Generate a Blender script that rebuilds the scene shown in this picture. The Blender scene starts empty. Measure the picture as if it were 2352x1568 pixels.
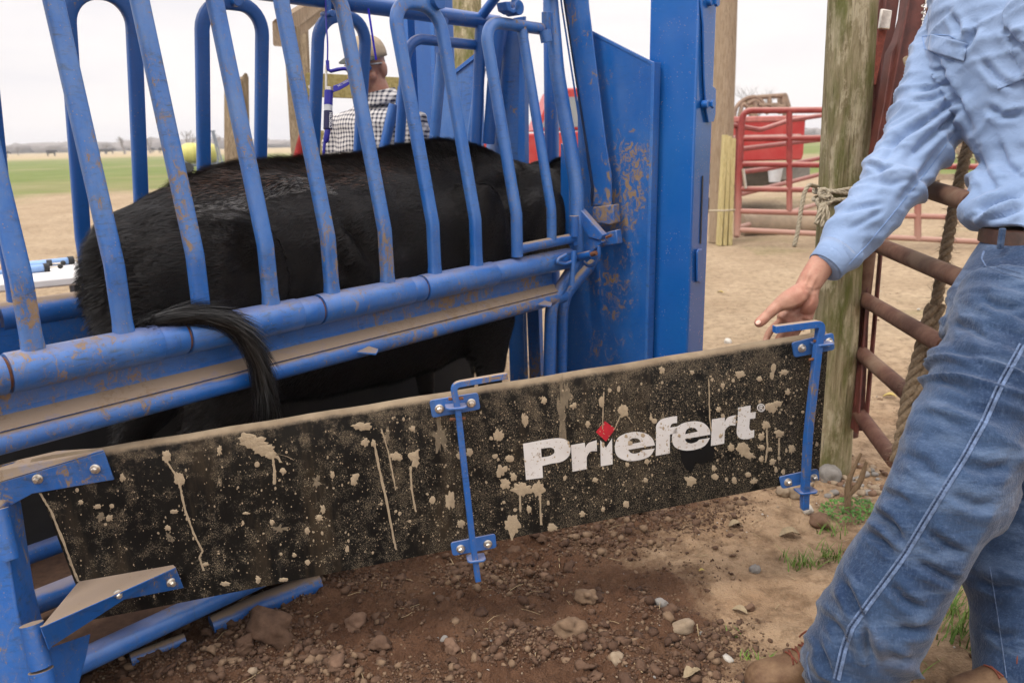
import bpy, bmesh, math, random
import numpy as np
from mathutils import Vector, Matrix, noise as mnoise
from mathutils.bvhtree import BVHTree
random.seed(7); RNG = np.random.default_rng(7)
SC = bpy.context.scene; COL = SC.collection

# ------------------------------------------------------------------ camera, world, sun, exposure
H = 1.4; FOC = 28.0; PITCH = math.radians(14.2); ROLL = math.radians(1.24)
cam_d = bpy.data.cameras.new('camera'); cam = bpy.data.objects.new('camera', cam_d); COL.objects.link(cam)
cam_d.lens = FOC; cam_d.sensor_width = 36; cam_d.clip_start = 0.05; cam_d.clip_end = 4000
cam.location = (0, 0, H)
cam.rotation_euler = (Matrix.Rotation(math.pi/2 - PITCH, 3, 'X') @ Matrix.Rotation(-ROLL, 3, 'Z')).to_euler()
cam_d.dof.use_dof = True; cam_d.dof.focus_distance = 2.2; cam_d.dof.aperture_fstop = 4.5
SC.camera = cam

W = bpy.data.worlds.new('World'); SC.world = W; W.use_nodes = True
wn = W.node_tree; wn.nodes.clear()
SUN_EL, SUN_AZ = math.radians(52), math.radians(-60)
def wnode(t, **k):
    n = wn.nodes.new(t)
    for a, b in k.items(): setattr(n, a, b)
    return n
wo = wnode('ShaderNodeOutputWorld'); bg = wnode('ShaderNodeBackground'); bg.inputs[1].default_value = 0.1
sky = wnode('ShaderNodeTexSky', sky_type='NISHITA', sun_disc=False); sky.sun_elevation = SUN_EL; sky.sun_rotation = SUN_AZ
sky.air_density = 1; sky.dust_density = 3
tc = wnode('ShaderNodeTexCoord'); sep = wnode('ShaderNodeSeparateXYZ'); wn.links.new(tc.outputs['Generated'], sep.inputs[0])
mp = wnode('ShaderNodeMapping'); mp.inputs['Scale'].default_value = (1.0, 1.0, 5.0); wn.links.new(tc.outputs['Generated'], mp.inputs[0])
nz = wnode('ShaderNodeTexNoise'); nz.inputs['Scale'].default_value = 2.2; nz.inputs['Detail'].default_value = 6; nz.inputs['Roughness'].default_value = .55
wn.links.new(mp.outputs[0], nz.inputs[0])
cr = wnode('ShaderNodeValToRGB'); cr.color_ramp.elements[0].position = .3; cr.color_ramp.elements[1].position = .58
cr.color_ramp.elements[0].color = (7.6, 7.35, 7.65, 1); cr.color_ramp.elements[1].color = (9.0, 8.5, 8.35, 1)
wn.links.new(nz.outputs[0], cr.inputs[0])
# the overcast deck is brighter towards the zenith
mr = wnode('ShaderNodeMapRange'); mr.inputs[1].default_value = .28; mr.inputs[2].default_value = .95; mr.inputs[3].default_value = 1.0; mr.inputs[4].default_value = 2.7
wn.links.new(sep.outputs[2], mr.inputs[0])
vm = wnode('ShaderNodeVectorMath', operation='SCALE'); wn.links.new(cr.outputs[0], vm.inputs[0]); wn.links.new(mr.outputs[0], vm.inputs['Scale'])
mx = wnode('ShaderNodeMixRGB'); mx.inputs[0].default_value = .93
wn.links.new(sky.outputs[0], mx.inputs[1]); wn.links.new(vm.outputs[0], mx.inputs[2]); wn.links.new(mx.outputs[0], bg.inputs[0]); wn.links.new(bg.outputs[0], wo.inputs[0])

sd = bpy.data.lights.new('sun', 'SUN'); sun = bpy.data.objects.new('sun', sd); COL.objects.link(sun)
sd.energy = 1.5; sd.angle = math.radians(12); sd.color = (1, .95, .88)
sv = Vector((math.sin(SUN_AZ)*math.cos(SUN_EL), math.cos(SUN_AZ)*math.cos(SUN_EL)*-1, math.sin(SUN_EL)))
sv = Vector((-.45, -.35, .82)).normalized()      # high, behind the viewer's left shoulder, diffused by the cloud deck
sky.sun_elevation = math.asin(sv.z); sky.sun_rotation = math.atan2(sv.x, sv.y)
sun.rotation_euler = sv.to_track_quat('Z', 'Y').to_euler()
SC.view_settings.view_transform = 'Standard'; SC.view_settings.look = 'None'; SC.view_settings.gamma = 1; SC.view_settings.exposure = 0.32
SC.view_settings.use_curve_mapping = False
SC.render.engine = 'CYCLES'; SC.cycles.max_bounces = 6; SC.cycles.use_denoising = True

# ------------------------------------------------------------------ measuring helpers: a pixel of the 2352-wide picture as a ray
F = FOC/36*2352
def ray(x, y):
    a = (x-1176)/F; b = (y-784)/F
    a, b = a*math.cos(ROLL)-b*math.sin(ROLL), b*math.cos(ROLL)+a*math.sin(ROLL)
    return Vector((a, math.cos(PITCH)-b*math.sin(PITCH), -b*math.cos(PITCH)-math.sin(PITCH)))
CAM = Vector((0, 0, H))
def at(x, y, k): return CAM + ray(x, y)*k
def onplane(x, y, p0, n):
    r = ray(x, y); return CAM + r*((Vector(p0)-CAM).dot(n)/r.dot(n))
def pz(x, y, z=0.): return onplane(x, y, (0, 0, z), Vector((0, 0, 1)))
AZ = math.radians(41)
U = Vector((math.sin(AZ), math.cos(AZ), 0)); NN = Vector((-math.cos(AZ), math.sin(AZ), 0)); O = Vector((-1.1, 1.83, 0)); Z = Vector((0, 0, 1))
def C(s, t, z): return O + U*s + NN*t + Z*z
def pt(x, y, t): return onplane(x, y, O+NN*t, NN)
def ps(x, y, s): return onplane(x, y, O+U*s, U)

# ------------------------------------------------------------------ material helpers
class M:
    def __init__(s, name, rough=.6, spec=.4, metal=0):
        s.m = bpy.data.materials.new(name); s.m.use_nodes = True; s.t = s.m.node_tree; s.t.nodes.clear()
        s.o = s.t.nodes.new('ShaderNodeOutputMaterial'); s.b = s.t.nodes.new('ShaderNodeBsdfPrincipled')
        s.t.links.new(s.b.outputs[0], s.o.inputs[0]); s.set('Roughness', rough); s.set('Specular IOR Level', spec); s.set('Metallic', metal)
    def set(s, k, v):
        if isinstance(v, bpy.types.NodeSocket): s.t.links.new(v, s.b.inputs[k])
        else: s.b.inputs[k].default_value = v
    def n(s, t, ins=None, **k):
        n = s.t.nodes.new(t)
        for a, b in k.items(): setattr(n, a, b)
        for a, b in (ins or {}).items():
            if isinstance(b, bpy.types.NodeSocket): s.t.links.new(b, n.inputs[a])
            else: n.inputs[a].default_value = b
        return n
    def coord(s, scale=(1, 1, 1), rot=(0, 0, 0), kind='Object'):
        c = s.n('ShaderNodeTexCoord'); return s.n('ShaderNodeMapping', {0: c.outputs[kind], 'Scale': scale, 'Rotation': rot}).outputs[0]
    def noise(s, v, scale, detail=4, rough=.6, dist=0): return s.n('ShaderNodeTexNoise', {0: v, 'Scale': scale, 'Detail': detail, 'Roughness': rough, 'Distortion': dist}).outputs[0]
    def vor(s, v, scale, feature='F1', out=0, rnd=1): return s.n('ShaderNodeTexVoronoi', {0: v, 'Scale': scale, 'Randomness': rnd}, feature=feature).outputs[out]
    def step(s, v, lo, hi, a=0., b=1.): return s.n('ShaderNodeMapRange', {0: v, 1: lo, 2: hi, 3: a, 4: b}).outputs[0]
    def math(s, op, a, b=0., clamp=False): return s.n('ShaderNodeMath', {0: a, 1: b}, operation=op, use_clamp=clamp).outputs[0]
    def mix(s, f, a, b, blend='MIX'):
        n = s.n('ShaderNodeMixRGB', {0: f}, blend_type=blend)
        for i, v in ((1, a), (2, b)):
            if isinstance(v, bpy.types.NodeSocket): s.t.links.new(v, n.inputs[i])
            else: n.inputs[i].default_value = (*v[:3], 1)
        return n.outputs[0]
    def normal_z(s): 
        g = s.n('ShaderNodeNewGeometry'); return s.n('ShaderNodeSeparateXYZ', {0: g.outputs['Normal']}).outputs[2]
    def pos(s):
        g = s.n('ShaderNodeNewGeometry'); return g.outputs['Position']
    def bump(s, h, strength=.3, dist=.01): s.set('Normal', s.n('ShaderNodeBump', {'Strength': strength, 'Distance': dist, 'Height': h}).outputs[0])

MUD = (.30, .22, .145); MUD2 = (.19, .12, .07)
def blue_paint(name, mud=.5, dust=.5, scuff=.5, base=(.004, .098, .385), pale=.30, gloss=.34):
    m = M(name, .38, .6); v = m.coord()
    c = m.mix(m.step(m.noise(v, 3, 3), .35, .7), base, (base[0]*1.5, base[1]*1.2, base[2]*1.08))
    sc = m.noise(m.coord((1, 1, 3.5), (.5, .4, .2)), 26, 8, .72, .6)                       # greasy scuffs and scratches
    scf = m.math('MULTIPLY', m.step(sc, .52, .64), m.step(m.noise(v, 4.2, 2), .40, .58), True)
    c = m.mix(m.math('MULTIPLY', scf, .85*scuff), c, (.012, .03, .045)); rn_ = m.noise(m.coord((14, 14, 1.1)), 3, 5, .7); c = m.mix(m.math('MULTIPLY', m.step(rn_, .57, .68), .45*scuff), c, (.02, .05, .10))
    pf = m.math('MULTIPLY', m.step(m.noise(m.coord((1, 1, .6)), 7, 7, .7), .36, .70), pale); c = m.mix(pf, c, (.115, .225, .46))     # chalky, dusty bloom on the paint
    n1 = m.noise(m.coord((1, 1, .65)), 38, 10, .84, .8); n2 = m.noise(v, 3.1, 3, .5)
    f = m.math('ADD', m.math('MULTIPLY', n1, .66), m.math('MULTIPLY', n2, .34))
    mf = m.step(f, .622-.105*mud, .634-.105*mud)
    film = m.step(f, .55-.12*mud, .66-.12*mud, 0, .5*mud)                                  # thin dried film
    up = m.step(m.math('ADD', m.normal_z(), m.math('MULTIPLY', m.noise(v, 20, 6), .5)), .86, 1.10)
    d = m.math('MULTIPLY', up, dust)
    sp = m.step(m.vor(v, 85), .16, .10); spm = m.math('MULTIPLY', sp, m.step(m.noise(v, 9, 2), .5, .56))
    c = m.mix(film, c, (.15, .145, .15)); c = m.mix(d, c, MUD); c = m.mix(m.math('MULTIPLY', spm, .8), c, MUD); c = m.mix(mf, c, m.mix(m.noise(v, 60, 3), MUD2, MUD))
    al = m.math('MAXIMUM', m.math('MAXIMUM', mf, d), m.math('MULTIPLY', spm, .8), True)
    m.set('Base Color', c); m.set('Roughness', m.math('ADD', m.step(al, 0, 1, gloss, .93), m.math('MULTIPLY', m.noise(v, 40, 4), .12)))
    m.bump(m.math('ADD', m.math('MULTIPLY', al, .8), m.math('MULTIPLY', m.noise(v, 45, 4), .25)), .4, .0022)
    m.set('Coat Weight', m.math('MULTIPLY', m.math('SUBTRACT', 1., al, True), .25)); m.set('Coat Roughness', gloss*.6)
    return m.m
def plain(name, col, rough=.6, metal=0, var=.25, scale=12, bump=.0, spec=.4):
    m = M(name, rough, spec, metal); v = m.coord(); n = m.noise(v, scale, 6, .65)
    m.set('Base Color', m.mix(m.step(n, .3, .7), tuple(x*(1-var) for x in col), tuple(min(1, x*(1+var)) for x in col)))
    if bump: m.bump(m.noise(v, scale*3, 6), bump, .004)
    return m.m
def wood(name, a, b, moss=0., axis_scale=(9, 9, .8)):
    m = M(name, .85, .2); v = m.coord(axis_scale); g = m.noise(v, 6, 9, .7, .4); g2 = m.noise(m.coord((30, 30, 1.2)), 4, 5, .6)
    c = m.mix(m.step(g, .35, .65), a, b); c = m.mix(m.step(g2, .55, .75, 0, .8), c, tuple(x*.35 for x in a))
    if moss:
        mo = m.noise(m.coord((1, 1, .45)), 5.5, 7, .65)
        c = m.mix(m.step(mo, .62-.15*moss, .72-.15*moss, 0, .85), c, (.10, .12, .02))
        c = m.mix(m.step(m.noise(m.coord((1, 1, .3), (0, 0, 1)), 7, 6), .60, .66, 0, .75), c, (.42, .36, .25))
    m.set('Base Color', c); m.bump(m.math('ADD', g, g2), .7, .01); return m.m

MAT = dict(
    blue=blue_paint('blue_paint', .40, .45, .8, pale=.55), blue_mud=blue_paint('muddy_blue_paint', .75, .95, .7, pale=.15), blue_bar=blue_paint('chalky_blue_paint', .62, .45, 1., pale=.65), blue_rail=blue_paint('worn_rail_paint', .60, .32, 1., pale=.40, gloss=.3), blue_clean=blue_paint('clean_blue_paint', .02, .1, .15, pale=.10, gloss=.16),
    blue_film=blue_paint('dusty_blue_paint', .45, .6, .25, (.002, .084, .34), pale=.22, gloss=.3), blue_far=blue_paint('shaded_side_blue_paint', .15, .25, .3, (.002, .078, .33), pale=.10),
    zinc=plain('zinc_bolt', (.62, .57, .50), .32, .85, .2, 60), rust=plain('rusty_steel', (.17, .07, .035), .85, .1, .4, 60, .4),
    dark=plain('dark_rubber', (.02, .02, .02), .6), mud=plain('dried_mud', (.38, .30, .20), .95, 0, .18, 90, .5),
    mud_thin=plain('thin_dried_mud', (.17, .135, .09), .9, 0, .3, 70, .3), mud_pale=plain('pale_scrape', (.30, .27, .23), .85, 0, .4, 120, .3),
    skin=None)

# ------------------------------------------------------------------ mesh helpers
ORIG = {}
def setp(o, parent=None):
    if parent: o.parent = parent
    return o
def tag(o, label=None, cat=None, group=None, kind=None):
    for k, v in (('label', label), ('category', cat), ('group', group), ('kind', kind)):
        if v: o[k] = v
    return o
def thing(name, loc, label, cat, group=None):
    o = bpy.data.objects.new(name, None); COL.objects.link(o); o.location = loc; o.empty_display_size = .2
    ORIG[o.name] = Vector(loc); return tag(o, label, cat, group)
class MB:
    def __init__(s): s.v = []; s.f = []
    def add(s, vs, fs):
        b = len(s.v); s.v += [tuple(x) for x in vs]; s.f += [tuple(b+i for i in f) for f in fs]; return s
    def prism(s, poly, th):                       # poly: 3-D outline, th: thickness vector
        n = len(poly); th = Vector(th); poly = [Vector(p) for p in poly]
        s.add(poly+[p+th for p in poly], [tuple(range(n))[::-1], tuple(range(n, 2*n))]+[(i, (i+1) % n, n+(i+1) % n, n+i) for i in range(n)]); return s
    def box(s, c, ax, sz):                        # centre, three axes, full sizes
        a, b, d = [Vector(x).normalized()*q/2 for x, q in zip(ax, sz)]; c = Vector(c)
        return s.prism([c-a-b-d, c+a-b-d, c+a+b-d, c-a+b-d], d*2)
    def tube(s, path, r, n=16, caps=True, flat=1., up=None, sq=1.):   # r: number or list; flat: height/width ratio of the section
        path = [Vector(p) for p in path]; m = len(path); rs = r if isinstance(r, (list, tuple)) else [r]*m
        vs = []; prev = None
        for i, p in enumerate(path):
            t = (path[min(i+1, m-1)]-path[max(i-1, 0)]).normalized()
            if prev is None:
                ref = Vector(up) if up else (Vector((0, 0, 1)) if abs(t.z) < .9 else Vector((1, 0, 0)))
                a = (ref-t*ref.dot(t)).normalized()
            else: a = (prev-t*prev.dot(t)).normalized()
            prev = a; b = t.cross(a)
            for k in range(n):
                q = 2*math.pi*k/n; cq, sn = math.cos(q), math.sin(q); vs.append(p+(a*math.copysign(abs(cq)**sq, cq)*flat+b*math.copysign(abs(sn)**sq, sn))*rs[i])
        fs = [(i*n+k, i*n+(k+1) % n, (i+1)*n+(k+1) % n, (i+1)*n+k) for i in range(m-1) for k in range(n)]
        if caps: fs += [tuple(range(n))[::-1], tuple(range((m-1)*n, m*n))]
        return s.add(vs, fs)
    def loft(s, rings):                           # list of rings of equal length, closed with caps
        n = len(rings[0]); vs = [p for r in rings for p in r]; m = len(rings)
        fs = [(i*n+k, i*n+(k+1) % n, (i+1)*n+(k+1) % n, (i+1)*n+k) for i in range(m-1) for k in range(n)]
        return s.add(vs, fs+[tuple(range(n))[::-1], tuple(range((m-1)*n, m*n))])
    def ball(s, c, r, n=12, ax=None):
        c = Vector(c); r = Vector(r) if hasattr(r, '__len__') else Vector((r, r, r)); ax = ax or (Vector((1, 0, 0)), Vector((0, 1, 0)), Vector((0, 0, 1)))
        rings = []
        for i in range(1, n):
            th = math.pi*i/n
            rings.append([c+ax[0]*r.x*math.sin(th)*math.cos(2*math.pi*k/(2*n))+ax[1]*r.y*math.sin(th)*math.sin(2*math.pi*k/(2*n))-ax[2]*r.z*math.cos(th) for k in range(2*n)])
        return s.loft(rings)
    def build(s, name, mat, parent=None, smooth=True, bev=0, autos=40, **tags):
        root = parent
        while root is not None and root.parent is not None: root = root.parent
        off = ORIG.get(root.name, Vector()) if root is not None else Vector()
        me = bpy.data.meshes.new(name); me.from_pydata([Vector(v)-off for v in s.v], [], s.f)
        bm = bmesh.new(); bm.from_mesh(me); bmesh.ops.recalc_face_normals(bm, faces=bm.faces)
        if smooth:
            for e in bm.edges:
                if len(e.link_faces) == 2 and e.calc_face_angle(0) > math.radians(autos): e.smooth = False
            for f in bm.faces: f.smooth = True
        bm.to_mesh(me); bm.free()
        if mat: me.materials.append(mat)
        o = bpy.data.objects.new(name, me); COL.objects.link(o); o.parent = parent
        if bev:
            b = o.modifiers.new('bevel', 'BEVEL'); b.width = bev; b.segments = 2; b.limit_method = 'ANGLE'; b.angle_limit = math.radians(38); b.harden_normals = False
        return tag(o, **tags)
def arc(c, a, b, r, q0, q1, n=10):
    return [Vector(c)+Vector(a)*r*math.cos(q0+(q1-q0)*i/n)+Vector(b)*r*math.sin(q0+(q1-q0)*i/n) for i in range(n+1)]
def fillet(pts, r, n=5):                          # round the corners of a polyline
    pts = [Vector(p) for p in pts]; out = [pts[0]]
    for i in range(1, len(pts)-1):
        a = (pts[i-1]-pts[i]); b = (pts[i+1]-pts[i]); d = min(r, a.length*.49, b.length*.49)
        A = pts[i]+a.normalized()*d; B = pts[i]+b.normalized()*d
        for k in range(n+1):
            t = k/n; out.append(A*(1-t)**2+pts[i]*2*t*(1-t)+B*t*t)
    return out+[pts[-1]]
def npmesh(name, V, Fc, mat, parent=None, smooth=True, **tags):  # quick mesh from arrays (V Nx3, Fc Mx3 or Mx4)
    V = np.asarray(V, np.float32); Fc = np.asarray(Fc, np.int32)
    root = parent
    while root is not None and root.parent is not None: root = root.parent
    if root is not None: V = V-np.array(ORIG.get(root.name, Vector()), np.float32)
    me = bpy.data.meshes.new(name); k = Fc.shape[1]
    me.vertices.add(len(V)); me.vertices.foreach_set('co', V.ravel()); me.loops.add(Fc.size); me.loops.foreach_set('vertex_index', Fc.ravel())
    me.polygons.add(len(Fc)); me.polygons.foreach_set('loop_start', np.arange(0, Fc.size, k, dtype=np.int32)); me.polygons.foreach_set('loop_total', np.full(len(Fc), k, np.int32))
    me.update(calc_edges=True)
    if smooth: me.polygons.foreach_set('use_smooth', np.ones(len(Fc), bool))
    if mat: me.materials.append(mat)
    o = bpy.data.objects.new(name, me); COL.objects.link(o); o.parent = parent
    return tag(o, **tags)
def remesh(mb, voxel, smooth=4, fac=.5):           # fuse overlapping closed shapes into one continuous skin -> (verts, faces)
    me = bpy.data.meshes.new('tmp'); me.from_pydata([Vector(v) for v in mb.v], [], mb.f)
    bm = bmesh.new(); bm.from_mesh(me); bmesh.ops.recalc_face_normals(bm, faces=bm.faces); bm.to_mesh(me); bm.free()
    o = bpy.data.objects.new('tmp', me); COL.objects.link(o)
    r = o.modifiers.new('r', 'REMESH'); r.mode = 'VOXEL'; r.voxel_size = voxel
    sm = o.modifiers.new('s', 'SMOOTH'); sm.iterations = smooth; sm.factor = fac
    dg = bpy.context.evaluated_depsgraph_get(); dg.update(); ev = o.evaluated_get(dg); em = ev.to_mesh()
    V = np.empty(len(em.vertices)*3, np.float32); em.vertices.foreach_get('co', V); N = np.empty(len(em.vertices)*3, np.float32)
    em.vertices.foreach_get('normal', N)
    Q = [tuple(p.vertices) for p in em.polygons]; ev.to_mesh_clear()
    bpy.data.objects.remove(o); bpy.data.meshes.remove(me)
    return V.reshape(-1, 3), N.reshape(-1, 3), Q
def fromarr(name, V, Q, mat, parent=None, **tags):
    mb = MB(); mb.v = [Vector(x.tolist() if hasattr(x, 'tolist') else x) for x in V]; mb.f = list(Q); return mb.build(name, mat, parent, autos=180, **tags)
# value noise on arrays
def _h(ix, iy, iz, seed):
    n = (ix.astype(np.int64)*374761393+iy.astype(np.int64)*668265263+iz.astype(np.int64)*2147483647+seed*974634777) & 0xffffffff
    n = ((n ^ (n >> 13))*1274126177) & 0xffffffff; n = (n ^ (n >> 16)) & 0xffffffff
    return n.astype(np.float64)/0xffffffff
def vnoise(x, y, z=None, seed=0):
    if z is None: z = np.zeros_like(x)
    ix, iy, iz = np.floor(x), np.floor(y), np.floor(z); fx, fy, fz = x-ix, y-iy, z-iz
    fx, fy, fz = [q*q*(3-2*q) for q in (fx, fy, fz)]
    def g(a, b, c): return _h(ix+a, iy+b, iz+c, seed)
    def l(a, b, t): return a+(b-a)*t
    return l(l(l(g(0, 0, 0), g(1, 0, 0), fx), l(g(0, 1, 0), g(1, 1, 0), fx), fy), l(l(g(0, 0, 1), g(1, 0, 1), fx), l(g(0, 1, 1), g(1, 1, 1), fx), fy), fz)-.5
def fbm(x, y, z=None, oct=4, seed=0, gain=.5):
    s = 0; a = 1.
    for i in range(oct):
        s = s+a*vnoise(x*2**i, y*2**i, None if z is None else z*2**i, seed+i*17); a *= gain
    return s
def pixarr(V):
    q = V-np.array([0, 0, H]); cp, sp = math.cos(PITCH), math.sin(PITCH); f = q[:, 1]*cp-q[:, 2]*sp; d = -q[:, 2]*cp-q[:, 1]*sp; a = q[:, 0]/f; b = d/f
    return 1176+F*(a*math.cos(ROLL)+b*math.sin(ROLL)), 784+F*(b*math.cos(ROLL)-a*math.sin(ROLL))
def crease(V, N, lines):       # press folds (lines measured on the photograph: points, half width in px, depth in m) into a surface
    px, py = pixarr(V); vd = np.array([0, 0, H])-V; vd /= np.linalg.norm(vd, axis=1)[:, None]; fac = np.clip(np.einsum('ij,ij->i', N, vd)*2.5, 0, 1); D_ = np.zeros(len(V))
    for pts, w, dep in lines:
        best = np.full(len(V), 1e9); tt = np.zeros(len(V)); n = len(pts)-1
        for i in range(n):
            ax, ay = pts[i]; bx_, by_ = pts[i+1]; dx, dy = bx_-ax, by_-ay; t = np.clip(((px-ax)*dx+(py-ay)*dy)/(dx*dx+dy*dy), 0, 1); d = np.hypot(px-ax-t*dx, py-ay-t*dy); m_ = d < best; best = np.where(m_, d, best); tt = np.where(m_, (i+t)/n, tt)
        end = np.clip(np.sin(np.pi*np.clip(tt, .04, .96))*1.6, 0, 1); D_ += end*(-dep*np.exp(-(best/w)**2)+.55*dep*np.exp(-((best-2.2*w)/(1.4*w))**2))
    return V+N*(D_*fac)[:, None]
def sstep(x, a, b): t = np.clip((x-a)/(b-a), 0, 1); return t*t*(3-2*t)

# ------------------------------------------------------------------ the ground
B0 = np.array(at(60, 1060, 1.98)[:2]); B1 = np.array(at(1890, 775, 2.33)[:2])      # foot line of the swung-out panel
def dark_mask(x, y):           # 1 on dug-up, cloddy soil by the chute and painted shade under the panel
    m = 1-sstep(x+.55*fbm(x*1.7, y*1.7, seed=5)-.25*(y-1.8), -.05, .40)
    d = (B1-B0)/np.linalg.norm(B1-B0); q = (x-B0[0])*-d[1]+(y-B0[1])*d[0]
    m2 = (1-sstep(np.abs(q+.02)+.18*fbm(x*3, y*3, seed=8), .18, .50))*(1-sstep(x, .40, .80))  # band darkens the soil colour where the panel's shadow falls
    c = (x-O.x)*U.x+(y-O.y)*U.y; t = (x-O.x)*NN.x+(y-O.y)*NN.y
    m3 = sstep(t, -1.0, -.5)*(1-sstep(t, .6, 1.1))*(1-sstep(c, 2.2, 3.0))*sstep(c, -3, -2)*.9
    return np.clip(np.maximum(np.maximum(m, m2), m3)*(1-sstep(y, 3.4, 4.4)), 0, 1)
def gz(x, y):
    x = np.asarray(x, float); y = np.asarray(y, float); d = np.sqrt(x*x+y*y)
    near = 1-sstep(d, 6, 14); dm = dark_mask(x, y)
    z = .035*fbm(x*1.1, y*1.1, seed=1, oct=3)*(1-sstep(d, 25, 50))
    z = z+near*(.012+.018*dm)*fbm(x*9, y*9, seed=2, oct=4, gain=.62)+near*(.003+.006*dm)*fbm(x*60, y*60, seed=12, oct=2)
    b = np.abs(fbm(x*22, y*22, seed=3, oct=4, gain=.62)); z = z+near*dm*.030*(b-.15)+near*(1-dm)*.006*(b-.15)
    z = z+.01*near*(1-dm)*fbm(x*4, y*14, seed=33, oct=3)
    z = z+.10*sstep(d, 5, 12)*fbm(x*.35, y*.35, seed=9, oct=3)*(1-sstep(d, 25, 45))
    return z-.012
def ground():
    def axis(lo, hi, cell, far, g):
        a = list(np.arange(lo, hi, cell)); q = cell; p = a[0]; L = []
        while p > -far: q *= g; p -= q; L.append(p)
        q = cell; p = a[-1]; R = []
        while p < far: q *= g; p += q; R.append(p)
        return np.array(L[::-1]+a+R)
    X = axis(-1.7, 2.1, .0085, 1500, 1.045); Y = axis(1.25, 3.9, .0085, 2500, 1.04)
    Y = Y[Y > -400]; XX, YY = np.meshgrid(X, Y); ZZ = gz(XX, YY)
    V = np.stack([XX.ravel(), YY.ravel(), ZZ.ravel()], 1); nx, ny = len(X), len(Y)
    i = (np.arange(ny-1)[:, None]*nx+np.arange(nx-1)[None, :]).ravel()
    o = npmesh('ground', V, np.stack([i, i+1, i+nx+1, i+nx], 1), None, kind='structure')
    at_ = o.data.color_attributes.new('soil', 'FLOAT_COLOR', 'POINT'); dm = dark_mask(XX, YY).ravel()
    d = np.sqrt(XX**2+YY**2).ravel(); xr, yr = XX.ravel(), YY.ravel()
    gr = sstep(d+9*fbm(xr*.12, yr*.12, seed=21)+3.5*fbm(xr*.5, yr*.9, seed=22), 26, 33)
    gr = gr*(1-.8*sstep(fbm(xr*.05, yr*.16, seed=25, oct=4), .12, .42)*sstep(d, 30, 45))
    gr = np.where((xr > 3) & (yr > 5) & (d < 26), .3*sstep(fbm(xr*.6, yr*1.2, seed=27), .25, .55), gr)
    tan = sstep(d, 110, 170)
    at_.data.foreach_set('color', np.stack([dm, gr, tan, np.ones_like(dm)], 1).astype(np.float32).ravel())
    m = M('soil_and_pasture', .95, .15); a = m.n('ShaderNodeVertexColor', layer_name='soil'); sp = m.n('ShaderNodeSeparateColor', {0: a.outputs[0]})
    v = m.pos(); n1 = m.noise(v, 2.2, 6, .6); n2 = m.noise(v, 14, 8, .7); n3 = m.noise(v, 70, 5, .7)
    sand = m.mix(m.step(n1, .3, .7), (.31, .195, .112), (.46, .33, .21)); sand = m.mix(m.step(n2, .43, .66, 0, .85), sand, (.135, .08, .045)); sand = m.mix(m.step(n3, .55, .75, 0, .5), sand, (.36, .28, .19))
    dirt = m.mix(m.step(n2, .3, .7), (.062, .030, .017), (.145, .076, .044)); dirt = m.mix(m.step(n1, .45, .7, 0, .7), dirt, (.15, .088, .053)); dirt = m.mix(m.step(n3, .62, .8, 0, .4), dirt, (.22, .145, .095))
    far = m.mix(m.step(m.noise(v, .9, 6, .65), .3, .7), (.31, .225, .14), (.48, .37, .245))
    ps_ = m.n('ShaderNodeSeparateXYZ', {0: v}).outputs[1]
    far = m.mix(m.step(n2, .42, .68, 0, .75), far, (.17, .12, .075))
    sand = m.mix(m.step(ps_, 3.2, 5.5), sand, far)
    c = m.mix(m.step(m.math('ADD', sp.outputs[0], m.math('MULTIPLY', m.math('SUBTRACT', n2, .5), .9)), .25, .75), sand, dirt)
    g = m.mix(m.step(m.noise(v, .35, 7, .7), .3, .7), (.105, .145, .03), (.175, .205, .06)); g = m.mix(m.step(m.noise(v, .09, 5), .5, .66, 0, .5), g, (.24, .20, .095))
    c = m.mix(sp.outputs[1], c, g); c = m.mix(sp.outputs[2], c, (.36, .28, .16))
    m.set('Base Color', c); m.bump(m.math('ADD', m.math('ADD', m.math('MULTIPLY', n2, 1.), m.math('MULTIPLY', n3, .6)), m.math('MULTIPLY', m.vor(v, 130), -.35)), .85, .02)
    o.data.materials.append(m.m); return o
ground()

def ico(sub):
    bm = bmesh.new(); bmesh.ops.create_icosphere(bm, subdivisions=sub, radius=1); V = np.array([v.co[:] for v in bm.verts]); Fc = np.array([[v.index for v in f.verts] for f in bm.faces]); bm.free(); return V, Fc
ICO1, ICO2, ICO3 = ico(1), ico(2), ico(3)
def rock(base, r, seed, flat=.7, ang=.35):
    V = base[0].copy(); s = seed*3.7
    V *= (1+ang*fbm(V[:, 0]*1.3+s, V[:, 1]*1.3+s, V[:, 2]*1.3, oct=3, seed=int(seed) % 999)*2)[:, None]
    V = V*np.array([1, .75, flat])*r; q = (seed*1.9) % 6.28; c, s_ = math.cos(q), math.sin(q)
    return np.stack([V[:, 0]*c-V[:, 1]*s_, V[:, 0]*s_+V[:, 1]*c, V[:, 2]], 1)
def scatter_rocks(name, pts, rad, mats, base, sink=.25, flat=.75, ang=.4, smooth=True, **tags):
    protos = [rock(base, 1., i+1, flat, ang) for i in range(24)]; Vs = []; Fs = []; b = 0; zg = gz(pts[:, 0], pts[:, 1]); mi = []
    for i, (p, r) in enumerate(zip(pts, rad)):
        q = RNG.uniform(0, 6.28); c, s = math.cos(q), math.sin(q); P = protos[i % 24]*r
        P = np.stack([P[:, 0]*c-P[:, 1]*s, P[:, 0]*s+P[:, 1]*c, P[:, 2]], 1)+np.array([p[0], p[1], zg[i]+r*flat*(1-2*sink)*.8])
        Vs.append(P); Fs.append(base[1]+b); b += len(P); mi += [int(RNG.integers(len(mats)))]*len(base[1])
    o = npmesh(name, np.concatenate(Vs), np.concatenate(Fs), None, smooth=smooth, **tags)
    for m in mats: o.data.materials.append(m)
    o.data.polygons.foreach_set('material_index', np.array(mi, np.int32)); return o
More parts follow.
